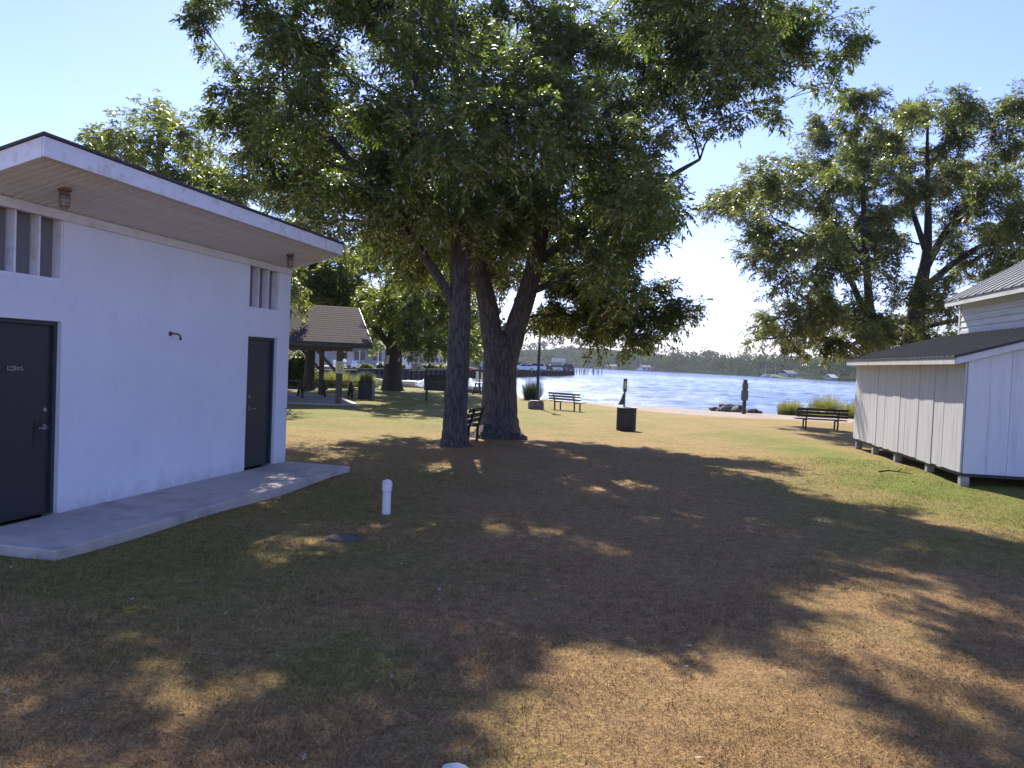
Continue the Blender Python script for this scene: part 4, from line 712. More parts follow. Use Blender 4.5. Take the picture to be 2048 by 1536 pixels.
tree('ash_tree', 'tall ash tree with a single straight furrowed trunk beside the tucked-in bench', (-1.22,16.76,zL),
  [[(-1.22,16.76,-.2,.46),(-1.22,16.76,.04,.33),(-1.22,16.76,.3,.28),(-1.215,16.76,.8,.255),(-1.2,16.75,1.6,.245),(-1.2,16.75,3.0,.235),(-1.25,16.7,4.4,.22),(-1.4,16.7,6.5,.17),(-1.55,16.7,8.8,.08),(-1.65,16.8,10.0,.03)],
   [(-1.2,16.75,2.8,.10),(-1.5,16.66,3.4,.11),(-2.05,16.45,4.2,.095),(-3.5,16.0,5.9,.08),(-4.9,15.6,7.4,.04)],
   [(-1.25,16.7,4.6,.1),(-.8,15.8,6.2,.08),(-.55,15.0,7.2,.03)],
   [(-1.35,16.7,5.6,.1),(-2.6,17.9,7.6,.08),(-3.6,18.7,8.4,.04)], [(-1.45,16.7,6.9,.1),(-3.2,15.9,8.8,.06),(-4.4,15.7,9.4,.03)]],
  BL_LEFT, 200000, 101, L=.125, W=.047)
tree('ash_tree', 'big ash tree whose thick flared trunk forks low into two stems', (-.31,19.49,zR),
  [[(-.31,19.49,-.2,.78),(-.31,19.49,.05,.60),(-.31,19.49,.4,.49),(-.32,19.49,1.1,.44),(-.33,19.48,1.9,.43),(-.34,19.48,2.3,.42),(-.32,19.5,2.55,.30),(-.3,19.5,2.7,.1)],
   [(-.42,19.47,1.7,.26),(-.55,19.45,2.6,.27),(-.78,19.4,3.6,.235),(-1.1,19.3,5.0,.19),(-1.2,19.4,7.2,.14),(-1.05,19.6,9.2,.06),(-1.0,19.7,10.0,.03)],
   [(-.2,19.5,1.7,.27),(-.02,19.5,2.6,.28),(.3,19.5,3.7,.245),(.62,19.4,5.4,.2),(.66,19.3,7.3,.15),(.85,19.4,9.0,.06),(.9,19.4,9.8,.03)],
   [(.45,19.45,4.4,.12),(2.0,19.3,5.7,.11),(3.6,19.0,6.6,.075),(4.4,18.9,7.1,.035)],
   [(.32,19.5,3.7,.09),(1.9,19.6,4.4,.085),(3.2,19.7,4.2,.045)],
   [(.6,19.4,5.2,.1),(1.15,17.8,6.7,.08),(1.5,16.8,7.6,.03)], [(.66,19.3,6.9,.1),(2.0,20.2,8.4,.05),(2.4,20.4,8.9,.03)]],
  BL_RIGHT, 262000, 102, L=.125, W=.047)
zA, zB_ = float(gz(15.15,32)), float(gz(17.3,33))
tree('shore_tree', 'thinner leaning tree with two slender stems behind the plank shed', (15.15,32,zA),
  [[(15.2,32,zA-.2,.5),(15.2,32,zA+.2,.38),(15.15,32,1.5,.30),(15.1,32,3.0,.28),(15.0,32,4.0,.23),(14.75,32,5.5,.16),(14.55,32,7.5,.12),(14.3,32,9.6,.09),(14.3,32,12,.04)],
   [(15.05,32,3.3,.17),(14.5,31.9,4.9,.14),(13.6,31.7,6.4,.10),(12.3,31.5,7.5,.065),(10.4,31.2,8.2,.04)],
   [(15.1,32,2.6,.14),(13.8,31.8,3.3,.12),(12.2,31.7,3.6,.08),(10.4,31.6,3.3,.03)], [(14.6,32,6.6,.12),(13,32.5,9,.07),(11.4,32.6,10.4,.03)]],
  BL_SHORE_A, 135000, 103, 'leaf_shore', 'bark_dark', .16, .055, 18)
tree('shore_tree', 'thick dark shade tree rising behind the metal shed roof', (17.3,33,zB_),
  [[(17.3,33,zB_-.2,.7),(17.3,33,zB_+.2,.52),(17.28,33,2.0,.45),(17.25,33,3.6,.43),(17.4,33,5.6,.31),(17.7,33,7.2,.2),(17.6,33,9.6,.12),(17.4,33,12,.07),(17.4,33,13.5,.03)],
   [(17.5,33,6.4,.2),(18.6,33,8.8,.13),(20.4,32.8,10.6,.07),(22,32.6,11.6,.03)],
   [(17.45,33,5.7,.18),(19.4,32.8,7.6,.12),(21.8,32.4,8.6,.06)], [(17.65,33,7.4,.14),(16.6,33,10,.08),(15.8,32.6,12.2,.03)], [(17.3,33,4.0,.12),(19,32.8,4.6,.09),(20.6,32.6,4.4,.04)]],
  BL_SHORE_B, 195000, 104, 'leaf_shore', 'bark_dark', .16, .055, 18)
z_ = float(gz(-14.5,30))
tree('roadside_tree', 'bright leafy tree whose crown tops out above the white restroom roof', (-14.5,30,z_),
  [[(-14.5,30,z_-.2,.42),(-14.5,30,1,.32),(-14.5,30,3.5,.27),(-14.4,30,6,.18),(-14.2,30,9,.08),(-14.2,30,11,.03)],[(-14.5,30,3.6,.14),(-16.4,29.6,6,.1),(-18,29.4,8,.04)],[(-14.4,30,4.4,.14),(-12.4,30,7,.1),(-10.6,30,8.8,.04)]],
  BL_C, 105000, 105, 'leaf_back', 'bark', .18, .064, 18)
z_ = float(gz(-7.5,47.5))
tree('shade_tree', 'sunlit yellow green tree with a thick dark trunk beyond the pavilion', (-7.5,47.5,z_),
  [[(-7.5,47.5,z_-.2,.8),(-7.5,47.5,z_+.3,.62),(-7.5,47.5,1.6,.54),(-7.45,47.5,3.0,.49),(-7.35,47.4,4.6,.34),(-7.2,47,7.5,.2),(-7.1,46.5,10.2,.05)],[(-7.55,47.5,2.4,.22),(-9.2,46.6,4.4,.17),(-10.6,46,6.4,.06)],[(-7.4,47.5,2.8,.24),(-6,44.5,4.2,.19),(-5.2,40.5,5.2,.13),(-4.8,36.5,5.4,.05)],[(-7.35,47.4,4.2,.18),(-4.5,46,6,.12),(-2.6,45,7.4,.05)]],
  BL_B, 120000, 106, 'leaf_back', 'bark_dark', .22, .08, 17)
z_ = float(gz(-11.5,43))
tree('shade_tree', 'dark broad tree standing behind the pavilion roof', (-11.5,43,z_),
  [[(-11.5,43,z_-.2,.36),(-11.5,43,1,.27),(-11.4,43,3.3,.23),(-11.3,43,5.6,.15),(-11.2,43,8,.05)],[(-11.5,43,3.0,.13),(-13.4,43,5.2,.09),(-14.6,43,6.4,.04)],[(-11.4,43,3.4,.13),(-9.8,43,5.4,.09),(-8.6,43,6.6,.04)]],
  BL_D, 60000, 107, 'leaf_back', 'bark_dark', .22, .085, 16)
z_ = float(gz(-12.9,51.5))
tree('young_tree', 'thin stemmed young tree in the tall grass beyond the pavilion', (-12.9,51.5,z_),
  [[(-12.9,51.5,z_-.1,.15),(-12.9,51.5,1.5,.10),(-12.8,51.5,3.2,.08),(-12.7,51.5,5,.03)]],
  [(-12.8,51.5,3.4,.8),(-13.5,51.3,3.1,.7),(-12.1,51.6,3.2,.7),(-12.8,51.4,4.4,.8)], 9000, 108, 'leaf_back', 'bark_dark', .2, .07, 12)
z_ = float(gz(-13.2,45))
tree('round_bush', 'round bright green bush beyond the open pavilion', (-13.0,45.5,z_),
  [[(-13.0,45.5,z_-.1,.10),(-13.0,45.5,z_+.5,.08),(-12.9,45.5,z_+1.2,.05)],[(-13.0,45.5,z_+.3,.06),(-13.7,45.4,z_+1.2,.03)],[(-13.0,45.5,z_+.3,.06),(-12.3,45.4,z_+1.2,.03)]],
  [(-13.0,45.4,z_+1.0,.85),(-13.7,45.3,z_+1.1,.8),(-12.35,45.4,z_+1.0,.75),(-13.1,45.2,z_+1.75,.75),(-13.9,45.6,z_+1.9,.7),(-12.5,45.5,z_+1.6,.6),(-13.4,45.2,z_+.55,.7),(-12.5,45.3,z_+.5,.6)], 30000, 109, 'leaf_bush', 'bark_dark', .15, .06, 24, lobe=False, cat='bush')
o = MB().prism([(-.11,0),(.11,0),(.11,.52),(-.11,.52)], 'y', -.02, 0).build('tree_sign', M['sign_white']); o.location = (-7.78, 46.93, 1.5); o.rotation_euler = (0, R(6), 0); tag(o, 'small pale notice fixed to the dark trunk beyond the pavilion', 'sign')
ik = MB()
for k in range(6): ik.box(-.07, -.02+.018*(k*7 % 5), -.0235, -.0205, .06+k*.07, .08+k*.07)
ik.build('lettering', M['ink'], o)

# ------------------------------------------------------------------ marina spit with sea wall, cottages, cars
def XE(y): return 15.68 + (y-193.5)*.2745
sp_ = MB(); TOP = .32
sp_.prism([(-90,72),(-20,74),(XE(80)-.1,80),(XE(193.5)-.1,193.5),(XE(193.5)-5,198),(-90,215)], 'z', -2.2, TOP)
tag(sp_.build('marina_ground', M['path_gravel']), kind='structure')
SW = empty('sea_wall', (0,0,0), 0, 'dark timber sea wall holding up the marina spit', 'wall')
ws = MB(); pl = MB(); cpm = MB()
pa = [(-60,73.0),(-20,73.9),(XE(80),80),(XE(193.5),193.5),(XE(193.5)-5,198.2)]
for (x0,y0),(x1,y1) in zip(pa[:-1],pa[1:]):
    ws.bar((x0,y0,-.6),(x1,y1,-.6),.16,2.1); cpm.bar((x0,y0,TOP+.24),(x1,y1,TOP+.24),.5,.16)
    n_ = int(math.hypot(x1-x0,y1-y0)/1.6); nx_, ny_ = (y1-y0), -(x1-x0); l_ = math.hypot(nx_,ny_)
    for k in range(n_):
        u = (k+.5)/n_; c = (x0+(x1-x0)*u+nx_/l_*.18, y0+(y1-y0)*u+ny_/l_*.18); pl.tube([(c[0],c[1],-1.8),(c[0],c[1],TOP+.45*((k%5)==0)+.1)], .13, 7)
ws.build('sheet_wall', M['seawall'], SW); cpm.build('cap_beam', M['seawall'], SW); pl.build('piles', M['seawall'], SW)['kind'] = 'stuff'
def cottage(x, y, rz, wall, label, w=5.2, d=8., h=2.7):
    t = empty('cottage', (x, y, TOP), rz, label, 'house', 'cottages along the marina')
    wl_ = MB().box(-w/2,w/2,0,d,.25,h).build('wall', M[wall], t)
    MB().prism([(-w/2,h),(w/2,h),(0,h+1.25)], 'y', 0, d).build('gable', M[wall], t)
    rf = MB(); 
    for s in (-1, 1): rf.prism([(s*(w/2+.35),h-.17),(0,h+1.27),(0,h+1.37),(s*(w/2+.35),h-.07)], 'y', -.5, d+.3)
    rf.build('roof', M['roof_grey'], t)
    MB().box(-w/2+.1,w/2-.1,-.005,.05,0,.25).build('skirt', M['wood_dark'], t)
    for wx, ww in ((-1.5,1.5),(.95,1.3)):
        f_ = MB().box(wx-.08,wx+ww+.08,-.05,-.001,.98,2.28).build('window', M['white_paint'], t)
        MB().box(wx,wx+ww*.49,-.06,-.051,1.05,2.2).build('pane', M['glass_dark'], f_); MB().box(wx+ww*.53,wx+ww,-.06,-.051,1.05,2.2).build('pane', M['glass_dark'], f_)
    dk = MB().box(-w/2,w/2,-2.4,-.06,.12,.25).build('porch_deck', M['wood_grey'], t)
    for px_ in (-w/2+.1, 0, w/2-.1): MB().box(px_-.05,px_+.05,-2.35,-2.25,.25,2.45).build('porch_post', M['white_paint'], dk)
    MB().box(-w/2-.1,w/2+.1,-2.6,-.06,2.452,2.56).build('porch_roof', M['roof_grey'], t)
    rl = MB(); rl.box(-w/2+.16,-.06,-2.32,-2.28,1.0,1.06); rl.box(-w/2+.16,-.06,-2.32,-2.28,.4,.44)
    for k in range(14): rl.box(-w/2+.25+k*.165,-w/2+.28+k*.165,-2.315,-2.285,.441,.999)
    rl.build('railing', M['white_paint'], dk)
    MB().box(-w/2+.15,-w/2+.95,-.045,-.001,.26,2.2).build('door', M['white_paint'], t)
    return t
cottage(-7.4,129,R(-8),'cot_grey','grey cottage with a white porch farthest out along the marina spit')
cottage(-14.6,117,R(-8),'cot_tan','tan cottage with a white porch seen left of the single trunk')
cottage(-19.6,101,R(-8),'cot_blue','pale blue cottage with wide windows beyond the barrel planter')
cottage(-27,95,R(-8),'cot_grey','grey cottage behind the thin stemmed young tree')
cottage(-34,89,R(-8),'cot_tan','tan cottage behind the round green bush')
def chair(x, y, rz, label):
    t = empty('garden_chair', (x, y, TOP), rz, label, 'chair', 'white garden chairs at the marina')
    for k in range(5): MB().bar((-.24+k*.12,.22,.32),(-.26+k*.13,.5,1.0),.095,.03,(0,1,0)).build('back_slat', M['white_paint'], t)
    MB().cbox((0,-.02,.34),(.56,.5,.03),Matrix.Rotation(R(-10),3,'X')).build('seat', M['white_paint'], t)
    for s in (-1,1):
        MB().box(s*.34-.06,s*.34+.06,-.32,.4,.56,.59).build('arm', M['white_paint'], t)
        MB().box(s*.33-.03,s*.33+.03,-.3,-.2,0,.56).build('leg', M['white_paint'], t); MB().bar((s*.29,.42,.0),(s*.29,.18,.34),.05,.09).build('leg', M['white_paint'], t)
for k, (x, y, a_, lb) in enumerate([(-20.9,90.5,60,'white garden chair seen sideways beyond the tall grass'),(-18.8,90.2,10,'white garden chair beside the pavilion post, right of the sideways one'),(-14.9,91,-10,'white garden chair beyond the barrel planter'),(-12.6,92,20,'white garden chair just left of the dark trunk beyond the pavilion')]):
    chair(x, y, R(a_), lb)
t = empty('kayak', (-6.6,118,TOP), R(20), 'red kayak lying on the marina spit in front of the grey cottage', 'kayak')
hl = MB(); hl.tube([(-1.4,0,.22),(-1.0,0,.2),(-.3,0,.2),(.4,0,.2),(1.0,0,.2),(1.4,0,.24)], [.04,.2,.32,.32,.2,.04], 12); hl.build('hull', M['red'], t, smooth=True)
MB().lathe([(.26,.48),(.28,.52),(.22,.53)], 14).build('cockpit', M['black_plastic'], t)
for k in range(9):
    yy = [84,88,93,104,109,135,141,147,153][k]; xx = XE(yy) - 1.6 - random.random(); hh = random.uniform(.5,.8)
    tree('wall_shrub', ['low yellow green shrub on the sea wall right of the dark trunk','low dark shrub on the sea wall below the parked cars'][k > 4], (xx,yy,TOP), [[(xx,yy,TOP-.05,.05),(xx,yy,TOP+.3,.03)]],
        [(xx+q*.5-.5,yy,TOP+hh*.6+.15*(q%2),hh*.75) for q in range(3)], 3000, 300+k, 'leaf_bush' if k < 5 else 'leaf', 'bark_dark', .3, .13, 10, 'shrubs along the sea wall', False, 'shrub')
def car(x, y, rz, paint, label, suv=False):
    t = empty('parked_car', (x, y, TOP), rz, label, 'car', 'cars parked on the marina spit')
    h = 1.72 if suv else 1.45
    body = [(-2.2,.35),(-2.25,.6),(-2.15,.92),(-1.2,1.0),(1.55,1.02),(2.15,.95),(2.25,.6),(2.2,.35)]
    if suv: body = [(-2.2,.4),(-2.25,.7),(-2.15,1.02),(-1.1,1.1),(1.9,1.12),(2.2,1.05),(2.25,.65),(2.2,.4)]
    b = MB().prism(body, 'y', -.88, .88).build('body', M[paint], t, bevel=.06)
    z0 = 1.08 if suv else .99
    cabin = [(-1.05,z0),(-.35,h),(1.75 if suv else .95,h-.04),(2.05 if suv else 1.75,z0)]
    def cab(sc, yy): return [((u+.2)*sc-.2, z0+(v-z0)*sc, yy) for u, v in cabin]
    n_ = MB(); A_ = cab(1,-.82); B_ = [(u*.93, v, -.66) if v > z0+.1 else (u, v, -.82) for u, v, _ in A_]
    vs = [(u,w_,v) for u,v,w_ in B_]+[(u,-w_,v) for u,v,w_ in B_]
    n_.add(vs, [(0,1,2,3),(7,6,5,4),(0,4,5,1),(1,5,6,2),(2,6,7,3),(3,7,4,0)]); gh = n_.build('glass_cabin', M['glass_dark'], t)
    MB().prism([(B_[1][0]-.02,h-.06),(B_[2][0]+.02,h-.1),(B_[2][0],h+.01),(B_[1][0],h+.01)], 'y', -.69, .69).build('roof_panel', M[paint], t, bevel=.03)
    for s in (-1,1):
        for u0, u1 in ((B_[0],B_[1]),(B_[3],B_[2])): MB().bar((u0[0],s*.825,u0[1]),(u1[0],s*.67,u1[1]),.09,.06).build('pillar', M[paint], gh)
        MB().bar(((B_[1][0]+B_[2][0])/2+.1,s*.83,z0),((B_[1][0]+B_[2][0])/2+.1,s*.67,h-.05),.08,.05).build('pillar', M[paint], gh)
        for wx in (-1.4, 1.38):
            wh = MB().lathe([(.2,-.1),(.32,-.1),(.33,-.06),(.33,.06),(.32,.1),(.2,.1)], 18).build('wheel', M['tyre'], t, rot=(R(90),0,0), loc=(wx,s*.84,.33))
            MB().lathe([(.19,-.105),(.19,.105)], 12).build('rim', M['steel'], wh)
        MB().cbox((-2.2,s*.62,.74),(.12,.34,.14)).build('headlight', M['sign_white'], t); MB().cbox((2.19,s*.68,.8),(.1,.22,.16)).build('tail_light', M['red'], t)
    return t
car(2.0,139,R(8),'car_white','white car with sloping bonnet nearest the grass clump on the spit')
car(4.2,146,R(-4),'car_white','tall white car parked behind the sloping bonnet one on the spit',True)
car(1.2,150,R(0),'car_silver','silver tall car partly hidden behind the forked trunk on the spit',True)
car(8.4,163,R(10),'car_silver','silver car parked right of the lamp post on the spit')
car(10.0,172,R(-8),'car_dark','dark car parked behind the silver one under the white panels')
car(12.2,179,R(4),'car_dark','dark tall car parked at the very end of the spit',True)
car(6.1,160,R(16),'car_red','dark red car parked just left of the silver car on the spit')
t = empty('notice_board', (10.6,177,TOP), 0, 'row of five white panels on a frame above the parked cars', 'sign')
for x_ in (-1.75,1.75): MB().box(x_-.06,x_+.06,-.06,.06,0,3.15).build('post', M['wood_brown'], t)
MB().box(-1.82,1.82,-.05,.05,2.12,2.2).build('rail', M['wood_brown'], t); MB().box(-1.82,1.82,-.05,.05,3.02,3.1).build('rail', M['wood_brown'], t)
for k in range(5): MB().box(-1.66+k*.68,-1.66+k*.68+.58,-.09,-.055,2.12,3.06).build('panel', M['sign_white'], t)
for k, u in enumerate([1151.4,1157.5,1161.6,1167,1171,1175,1183,1187,1193.5,1197,1203.6]):
    X_ = 17.9+(u-1151.4)*.172; Y_ = 214+k*1.5; th = .3 if k in (3,7) else .17
    o = MB().tube([(0,0,-1.3),(random.uniform(-.05,.05),0,.2),(random.uniform(-.12,.12),0,random.uniform(.85,1.15))], [th*.62,th*.58,th*.55], 9).build('piling', M['seawall'])
    o.location = (X_,Y_,0); tag(o, 'old timber piling standing in the lake off the end of the spit', 'piling', 'row of old pilings in the lake')
# white dinghy on the bank
DG = empty('dinghy', G(-8.7,56.6), R(6), 'small white dinghy pulled up on the bank right of the dark trunk', 'boat')
n_ = MB(); secs = [(-1.55,.02,.30,.62),(-1.3,.22,.14,.56),(-.8,.46,.05,.52),(0,.60,.02,.50),(.8,.60,.02,.50),(1.5,.52,.04,.52)]
ring = []
for (x_,hw,zb,zt) in secs: ring.append([(x_,-hw,zt),(x_,-hw*.92,(zb+zt)/2),(x_,-hw*.55,zb+.03),(x_,0,zb),(x_,hw*.55,zb+.03),(x_,hw*.92,(zb+zt)/2),(x_,hw,zt)])
n_.add([p for r_ in ring for p in r_], [(i_*7+k,i_*7+k+1,(i_+1)*7+k+1,(i_+1)*7+k) for i_ in range(5) for k in range(6)]+[(35,36,37,38,39,40,41)]); n_.build('hull', M['white_paint'], DG)
gw = MB(); gw.tube([r_[0] for r_ in ring],.03,6); gw.tube([r_[6] for r_ in ring],.03,6); gw.build('gunwale', M['white_paint'], DG)
for x_ in (-.5,.6): MB().box(x_-.14,x_+.14,-.5,.5,.36,.40).build('thwart', M['wood_grey'], DG)

# ------------------------------------------------------------------ far shore
SH = np.array([(-420,980),(-150,900),(-40,850),(50,805),(105,725),(158,643),(178,520),(192,416),(205,330),(260,250),(420,190)], float)
def shore_pts(n, lo=0, hi=1):
    seg = np.linalg.norm(np.diff(SH,axis=0),axis=1); s = np.concatenate([[0],np.cumsum(seg)]); u = np.linspace(lo,hi,n)*s[-1]
    return np.stack([np.interp(u,s,SH[:,0]),np.interp(u,s,SH[:,1])],-1)
c1 = shore_pts(160); tn = np.gradient(c1,axis=0); tn /= np.linalg.norm(tn,axis=1,keepdims=True); nrm = np.stack([-tn[:,1],tn[:,0]],-1)
dist = np.linalg.norm(c1,axis=1); flip = np.sign((nrm*c1).sum(1)); nrm *= flip[:,None]
def hillz(p, d):
    r_ = np.hypot(p[...,0],p[...,1]); th = np.arctan2(p[...,0],p[...,1])
    rise = .0145+.0025*np.sin(th*9+1.)+.0075*np.exp(-((th-.11)/.07)**2)+.002*np.exp(-((th-.25)/.05)**2)
    return -.9 + np.clip(d/8,0,1)*1.3 + r_*rise*np.clip((d-10)/170,0,1)**.9
DD = np.array([-6,0,4,10,25,50,80,120,170,230,300,420]); HP = c1[:,None]+nrm[:,None]*DD[None,:,None]
HZ = hillz(HP, np.broadcast_to(DD,HP.shape[:2])); HV = np.concatenate([HP,HZ[...,None]],-1).reshape(-1,3)
nd = len(DD); i, j = np.meshgrid(np.arange(nd-1),np.arange(159)); q = (j*nd+i).ravel()
tag(np_mesh('hills', HV, np.stack([q,q+1,q+nd+1,q+nd],1), M['hill'], smooth=True), kind='structure')
g_ = np.random.default_rng(77)
def far_tree(seed, n=84):
    r_ = np.random.default_rng(seed); lob = r_.normal(size=(7,3))*np.array([.26,.26,.2])+np.array([0,0,.6]); lr_ = r_.uniform(.2,.34,7)
    k_ = r_.integers(0,7,n); v = r_.normal(size=(n,3)); v /= np.linalg.norm(v,axis=1,keepdims=True); v[:,2] = np.abs(v[:,2])*.9-.25
    c_ = lob[k_]+v*lr_[k_][:,None]; nn_ = v+r_.normal(0,.5,(n,3)); a_ = np.cross(nn_,r_.normal(size=(n,3))); a_ /= np.linalg.norm(a_,axis=1,keepdims=True); b_ = np.cross(nn_,a_); b_ /= np.linalg.norm(b_,axis=1,keepdims=True)
    s_ = r_.uniform(.055,.10,(n,1)); return np.stack([c_-a_*s_,c_-b_*s_*.7,c_+a_*s_,c_+b_*s_*.7],1)
variants = [far_tree(s) for s in range(8)]
FV, FR = [], []
cs = shore_pts(4000); tn4 = np.gradient(cs,axis=0); tn4 /= np.linalg.norm(tn4,axis=1,keepdims=True); nr4 = np.stack([-tn4[:,1],tn4[:,0]],-1); nr4 *= np.sign((nr4*cs).sum(1))[:,None]
CLEAR = [(math.atan2(a_,b_), r_) for a_, b_, r_ in ((93,728,.008),(165,600,.006),(178,470,.011),(192,425,.006))]
for row, (d0, d1, n_) in enumerate(((-1,5,420),(5,18,260),(20,42,240),(42,75,230),(75,115,220),(115,165,210),(165,240,200))):
    idx = g_.integers(0,4000,n_); d_ = g_.uniform(d0,d1,n_); p = cs[idx]+nr4[idx]*d_[:,None]
    z = hillz(p, d_)
    for k in range(n_):
        th = math.atan2(p[k,0],p[k,1])
        if row < 1 and any(abs(th-c_) < r_ for c_, r_ in CLEAR): continue
        if th < -.45 or th > .75: continue
        h_ = g_.uniform(8.5,14)*(1 if row else g_.uniform(.28,.7)); w_ = h_*g_.uniform(.75,1.15)
        an = g_.uniform(0,6.28); ca, sa = math.cos(an), math.sin(an); v = variants[g_.integers(8)]
        x_ = (v[...,0]*ca-v[...,1]*sa)*w_+p[k,0]; y_ = (v[...,0]*sa+v[...,1]*ca)*w_+p[k,1]
        FV.append(np.stack([x_,y_,v[...,2]*h_*1.05+z[k]],-1)); FR.append(np.clip(g_.uniform(0,1)*.6+g_.random(len(v))*.4,0,1))
FV = np.concatenate(FV).reshape(-1,3); FR = np.concatenate(FR)
o = np_mesh('far_forest', FV, np.arange(len(FV)).reshape(-1,4), M['forest'], None, {'rnd': ('FACE', FR)})
tag(o, 'wooded hills of leafy trees along the far shore of the lake', 'forest', kind='stuff')
# wood behind the cottages on the spit
FV, FR = [], []
for k in range(46):
    x_, y_ = g_.uniform(-75,-2), g_.uniform(142,195); v = far_tree(400+k, 420); h_ = g_.uniform(8,12); w_ = h_*.9
    v = np.stack([v[...,0]*w_+x_,v[...,1]*w_+y_,v[...,2]*h_+TOP],-1); FV.append(v); FR.append(np.clip(g_.uniform(0,1)*.6+g_.random(420)*.4,0,1))
FV = np.concatenate(FV).reshape(-1,3); FR = np.concatenate(FR)
o = np_mesh('marina_wood', FV, np.arange(len(FV)).reshape(-1,4), M['forest'], None, {'rnd': ('FACE', FR)}); tag(o, 'belt of trees behind the marina cottages', 'wood', kind='stuff')
def boathouse(x, y, rz, w, d, h, wall, roof, label):
    t = empty('boathouse', (x, y, WATER), rz, label, 'boathouse', 'boathouses on the far shore')
    MB().box(-w/2,w/2,0,d,.5,h).build('wall', M[wall], t)
    MB().prism([(-.6,h-.1),(d/2,h+1.7),(d+.6,h-.1),(d+.6,h+.08),(d/2,h+1.9),(-.6,h+.08)], 'x', -w/2-.5, w/2+.5).build('roof', M[roof], t)
    n_ = max(2, int(w/4))
    for k in range(n_):
        u = -w/2+(k+.5)*w/n_; f_ = MB().box(u-1.,u+1.,-.06,-.001,.9,h-.5).build('window', M['white_paint'], t); MB().box(u-.85,u+.85,-.09,-.061,1.05,h-.65).build('pane', M['glass_dark'], f_)
    for k in range(n_+1): MB().box(-w/2+k*w/n_-.12,-w/2+k*w/n_+.12,-.3,-.1,-1.2,.5).build('stilt', M['wood_grey'], t)
    return t
boathouse(93,722,R(5),12,6,3.0,'cot_tan','roof_grey','long pale boathouse at the foot of the far wooded hill')
boathouse(121,688,R(20),9,6,3.4,'cot_blue','roof_grey','blue grey boathouse on the far shore')
boathouse(166,452,R(35),9,6,3.0,'cot_blue','roof_grey','blue grey lake house above a small lawn on the far shore')
boathouse(181,428,R(30),5,4,1.6,'cot_grey','sign_white','small white roofed boat shelter on the far shore near the shed')
lw_ = MB().add([(-11,-2,0),(11,-2,0),(12,9,1.6),(-12,9,1.6)],[(0,1,2,3)]); o = lw_.build('shore_lawn', M['shore_grass']); o.location = (163,447,-.35); o.rotation_euler = (0,0,R(35)); tag(o, kind='structure')
def sailboat(x, y, rz, label, mast=9.):
    t = empty('sailboat', (x, y, WATER), rz, label, 'sailboat', 'sailboats moored off the far shore')
    n_ = MB(); sc_ = [(-3.4,.9,.1),(-1.5,1.15,-.2),(1,1.1,-.2),(2.8,.55,0),(3.7,.05,.35)]
    rg = [[(x_,-w_,.95),(x_,-w_*.8,.3),(x_,0,zb),(x_,w_*.8,.3),(x_,w_,.95)] for x_,w_,zb in sc_]
    n_.add([p for r_ in rg for p in r_], [(i_*5+k,i_*5+k+1,(i_+1)*5+k+1,(i_+1)*5+k) for i_ in range(4) for k in range(4)]+[(0,1,2,3,4)]+[(i_*5,(i_+1)*5,(i_+1)*5+4,i_*5+4) for i_ in range(4)]); n_.build('hull', M['white_paint'], t)
    MB().prism([(-1.6,.95),(1.4,.95),(1.0,1.45),(-1.4,1.5)], 'y', -.6,.6).build('cabin', M['white_paint'], t)
    MB().tube([(.4,0,.9),(.4,0,mast)], .07, 6).build('mast', M['sign_white'], t); MB().tube([(.4,0,1.9),(-2.8,0,2.0)], .14, 6).build('boom', M['cot_blue'], t)
sailboat(107,640,R(10),'white sailboat with a bare mast between the far boathouses')
sailboat(156,470,R(40),'white sailboat with a bare mast left of the blue grey lake house',8)
sailboat(165,478,R(30),'white sailboat with a bare mast just off the blue grey lake house',8)
def dock(x, y, rz, L_, label):
    t = empty('dock', (x, y, WATER), rz, label, 'dock', 'docks along the far shore')
    MB().box(-L_/2,L_/2,-.9,.9,.45,.62).build('deck', M['wood_grey'], t)
    for k in range(int(L_/4)+1):
        for s in (-.8,.8): MB().tube([(-L_/2+.3+k*4,s,-1),(-L_/2+.3+k*4,s,1.1)], .13, 6).build('pile', M['wood_grey'], t)
dock(74,745,R(-35),16,'low grey dock left of the long pale boathouse'); dock(133,664,R(-55),18,'low grey dock right of the blue grey boathouse'); dock(158,560,R(-70),22,'long grey dock beneath the middle of the far woods'); dock(170,500,R(-78),16,'grey dock beside the moored sailboats')

# ------------------------------------------------------------------ grass blades and litter on the near lawn
def wedge(n, y0, y1, pw, g_):
    y = y0*(y1/y0)**(g_.random(n)**pw); x = g_.uniform(-1,1,n)*(.715*y+.35); return x, y
g_ = np.random.default_rng(9)
nB = 330000; x, y = wedge(nB, 3.1, 17.5, .95, g_)
cB, sB = math.cos(R(77.22)), math.sin(R(77.22)); lx = (x+4.78)*cB+(y-8)*sB; ly = -(x+4.78)*sB+(y-8)*cB
c8, s8 = math.cos(R(80.5)), math.sin(R(80.5)); sx_ = (x-8.27)*c8+(y-13.89)*s8; sy_ = -(x-8.27)*s8+(y-13.89)*c8
keep = ~((lx > -1.26) & (lx < 4.78) & (ly > -1.22)) & ~((sx_ > -.02) & (sy_ < 0)) & (np.hypot(x+1.68,y-7.85) > .19)
cl = np.sin(x*2.3+1)*np.sin(y*2.9)+.6*np.sin(x*6.1-y*4.7)+.5*np.sin(x*11+y*9)
keep &= g_.random(nB) < .72+.22*cl
x, y, cl = x[keep], y[keep], cl[keep]; n = len(x); gr = greenness(x, y)
h = (.012+.016*g_.random(n)+.008*np.clip(cl,0,1)+.014*np.clip(gr,0,.6))*(1+(g_.random(n)>.97)*1.2); az = g_.uniform(0,2*np.pi,n); ln = g_.uniform(.3,2.2,n)*h
wd_ = .0028+.0003*y; z = gz(x,y)-.004
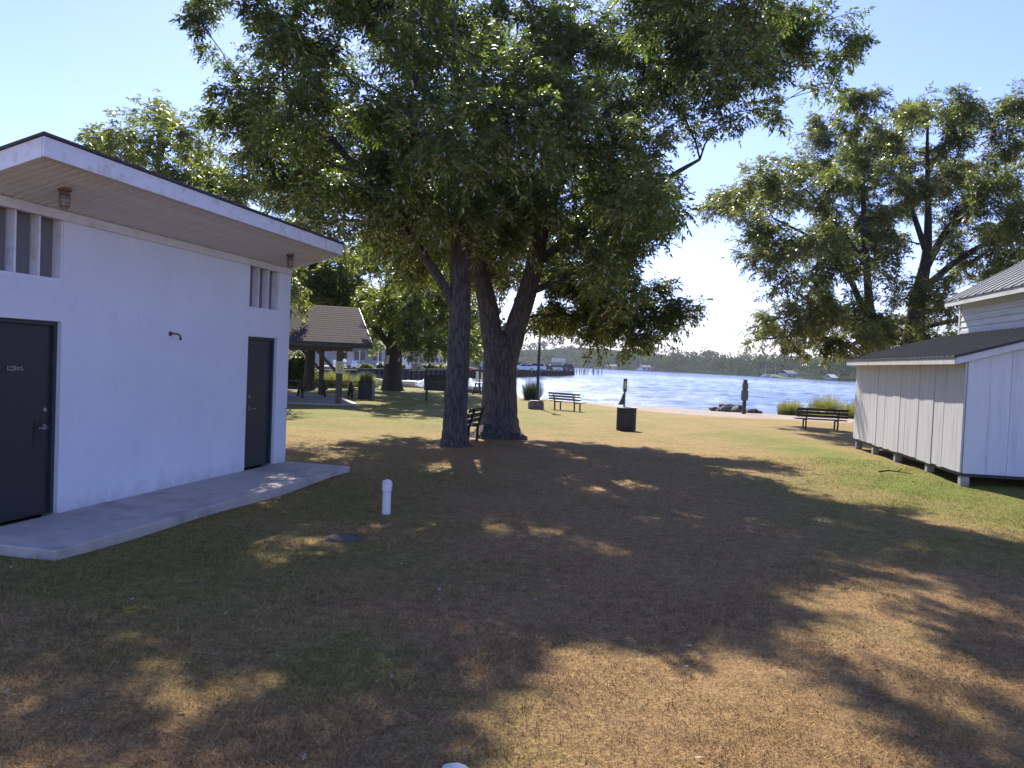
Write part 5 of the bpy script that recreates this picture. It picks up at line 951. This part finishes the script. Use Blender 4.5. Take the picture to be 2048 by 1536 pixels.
ox, oy = np.cos(az)*ln, np.sin(az)*ln; px_, py_ = -np.sin(az)*wd_*.5, np.cos(az)*wd_*.5
V = np.stack([np.stack([x-px_,y-py_,z],-1),np.stack([x+px_,y+py_,z],-1),np.stack([x+ox,y+oy,z+h],-1)],1).reshape(-1,3)
o = np_mesh('grass', V, np.arange(len(V)).reshape(-1,3), M['blades'], None, {'green': ('POINT', np.repeat(gr,3)), 'rnd': ('FACE', g_.random(n))})
tag(o, 'short dry and green lawn grass covering the near ground', 'grass', kind='stuff')

# longer tufts scattered in the turf
tuf = []
for k in range(150):
    tx, ty = wedge(1, 3.3, 12, .9, g_); tx, ty = float(tx[0]), float(ty[0])
    if (tx+4.78)*sB-(ty-8)*cB < 1.3 and ty > 5.5 and tx < -2: continue
    V_, F_, rn = blades(26, g_.uniform(.035,.085), .05, 1.1, 900+k, .0045, 2); tuf.append((V_+np.array([tx,ty,float(gz(tx,ty))-.004]), F_, rn, np.full(len(V_), float(greenness(np.array(tx),np.array(ty)))+.3)))
off = 0; VV, FF, RR, GG = [], [], [], []
for V_, F_, rn, gg in tuf: VV.append(V_); FF.append(F_+off); RR.append(rn); GG.append(gg); off += len(V_)
o = np_mesh('grass_tufts', np.concatenate(VV), np.concatenate(FF), M['blades'], None, {'green': ('POINT', np.concatenate(GG)), 'rnd': ('FACE', np.concatenate(RR))})
tag(o, 'longer grass tufts standing out of the short lawn', 'grass', kind='stuff')
nl = 130; x, y = wedge(nl, 3.2, 18, .8, g_); z = gz(x,y)+.02; az = g_.uniform(0,6.28,nl); s = g_.uniform(.012,.03,nl)
c_, s_ = np.cos(az)*s, np.sin(az)*s; tl = g_.uniform(-.01,.02,nl)
V = np.stack([np.stack([x-c_,y-s_,z],-1),np.stack([x-s_*.4,y+c_*.4,z+tl],-1),np.stack([x+c_,y+s_,z+.008],-1),np.stack([x+s_*.4,y-c_*.4,z],-1)],1).reshape(-1,3)
lxx = (V[:,0]+4.78)*cB+(V[:,1]-8)*sB; lyy = -(V[:,0]+4.78)*sB+(V[:,1]-8)*cB
okq = ~((lxx > -1.3)&(lyy > -1.25)).reshape(-1,4).any(1); V = V.reshape(-1,4,3)[okq].reshape(-1,3)
o = np_mesh('fallen_leaves', V, np.arange(len(V)).reshape(-1,4), M['leaf_litter']); tag(o, 'scattered pale fallen leaves and chips on the lawn', 'leaves', kind='stuff')

# ------------------------------------------------------------------ haze
if HAZE:
    hz = MB().box(-1600,1600,-310,1600,-3.6,62).build('haze', None); m_ = bpy.data.materials.new('haze'); m_.use_nodes = True; nn = m_.node_tree.nodes; nn.clear()
    out = nn.new('ShaderNodeOutputMaterial'); pv = nn.new('ShaderNodeVolumePrincipled'); pv.inputs['Density'].default_value = .00014; pv.inputs['Color'].default_value = (.80,.87,.97,1); pv.inputs['Anisotropy'].default_value = .2
    m_.node_tree.links.new(pv.outputs[0], out.inputs['Volume']); hz.data.materials.append(m_); tag(hz, 'thin pale lake haze', 'haze', kind='stuff')
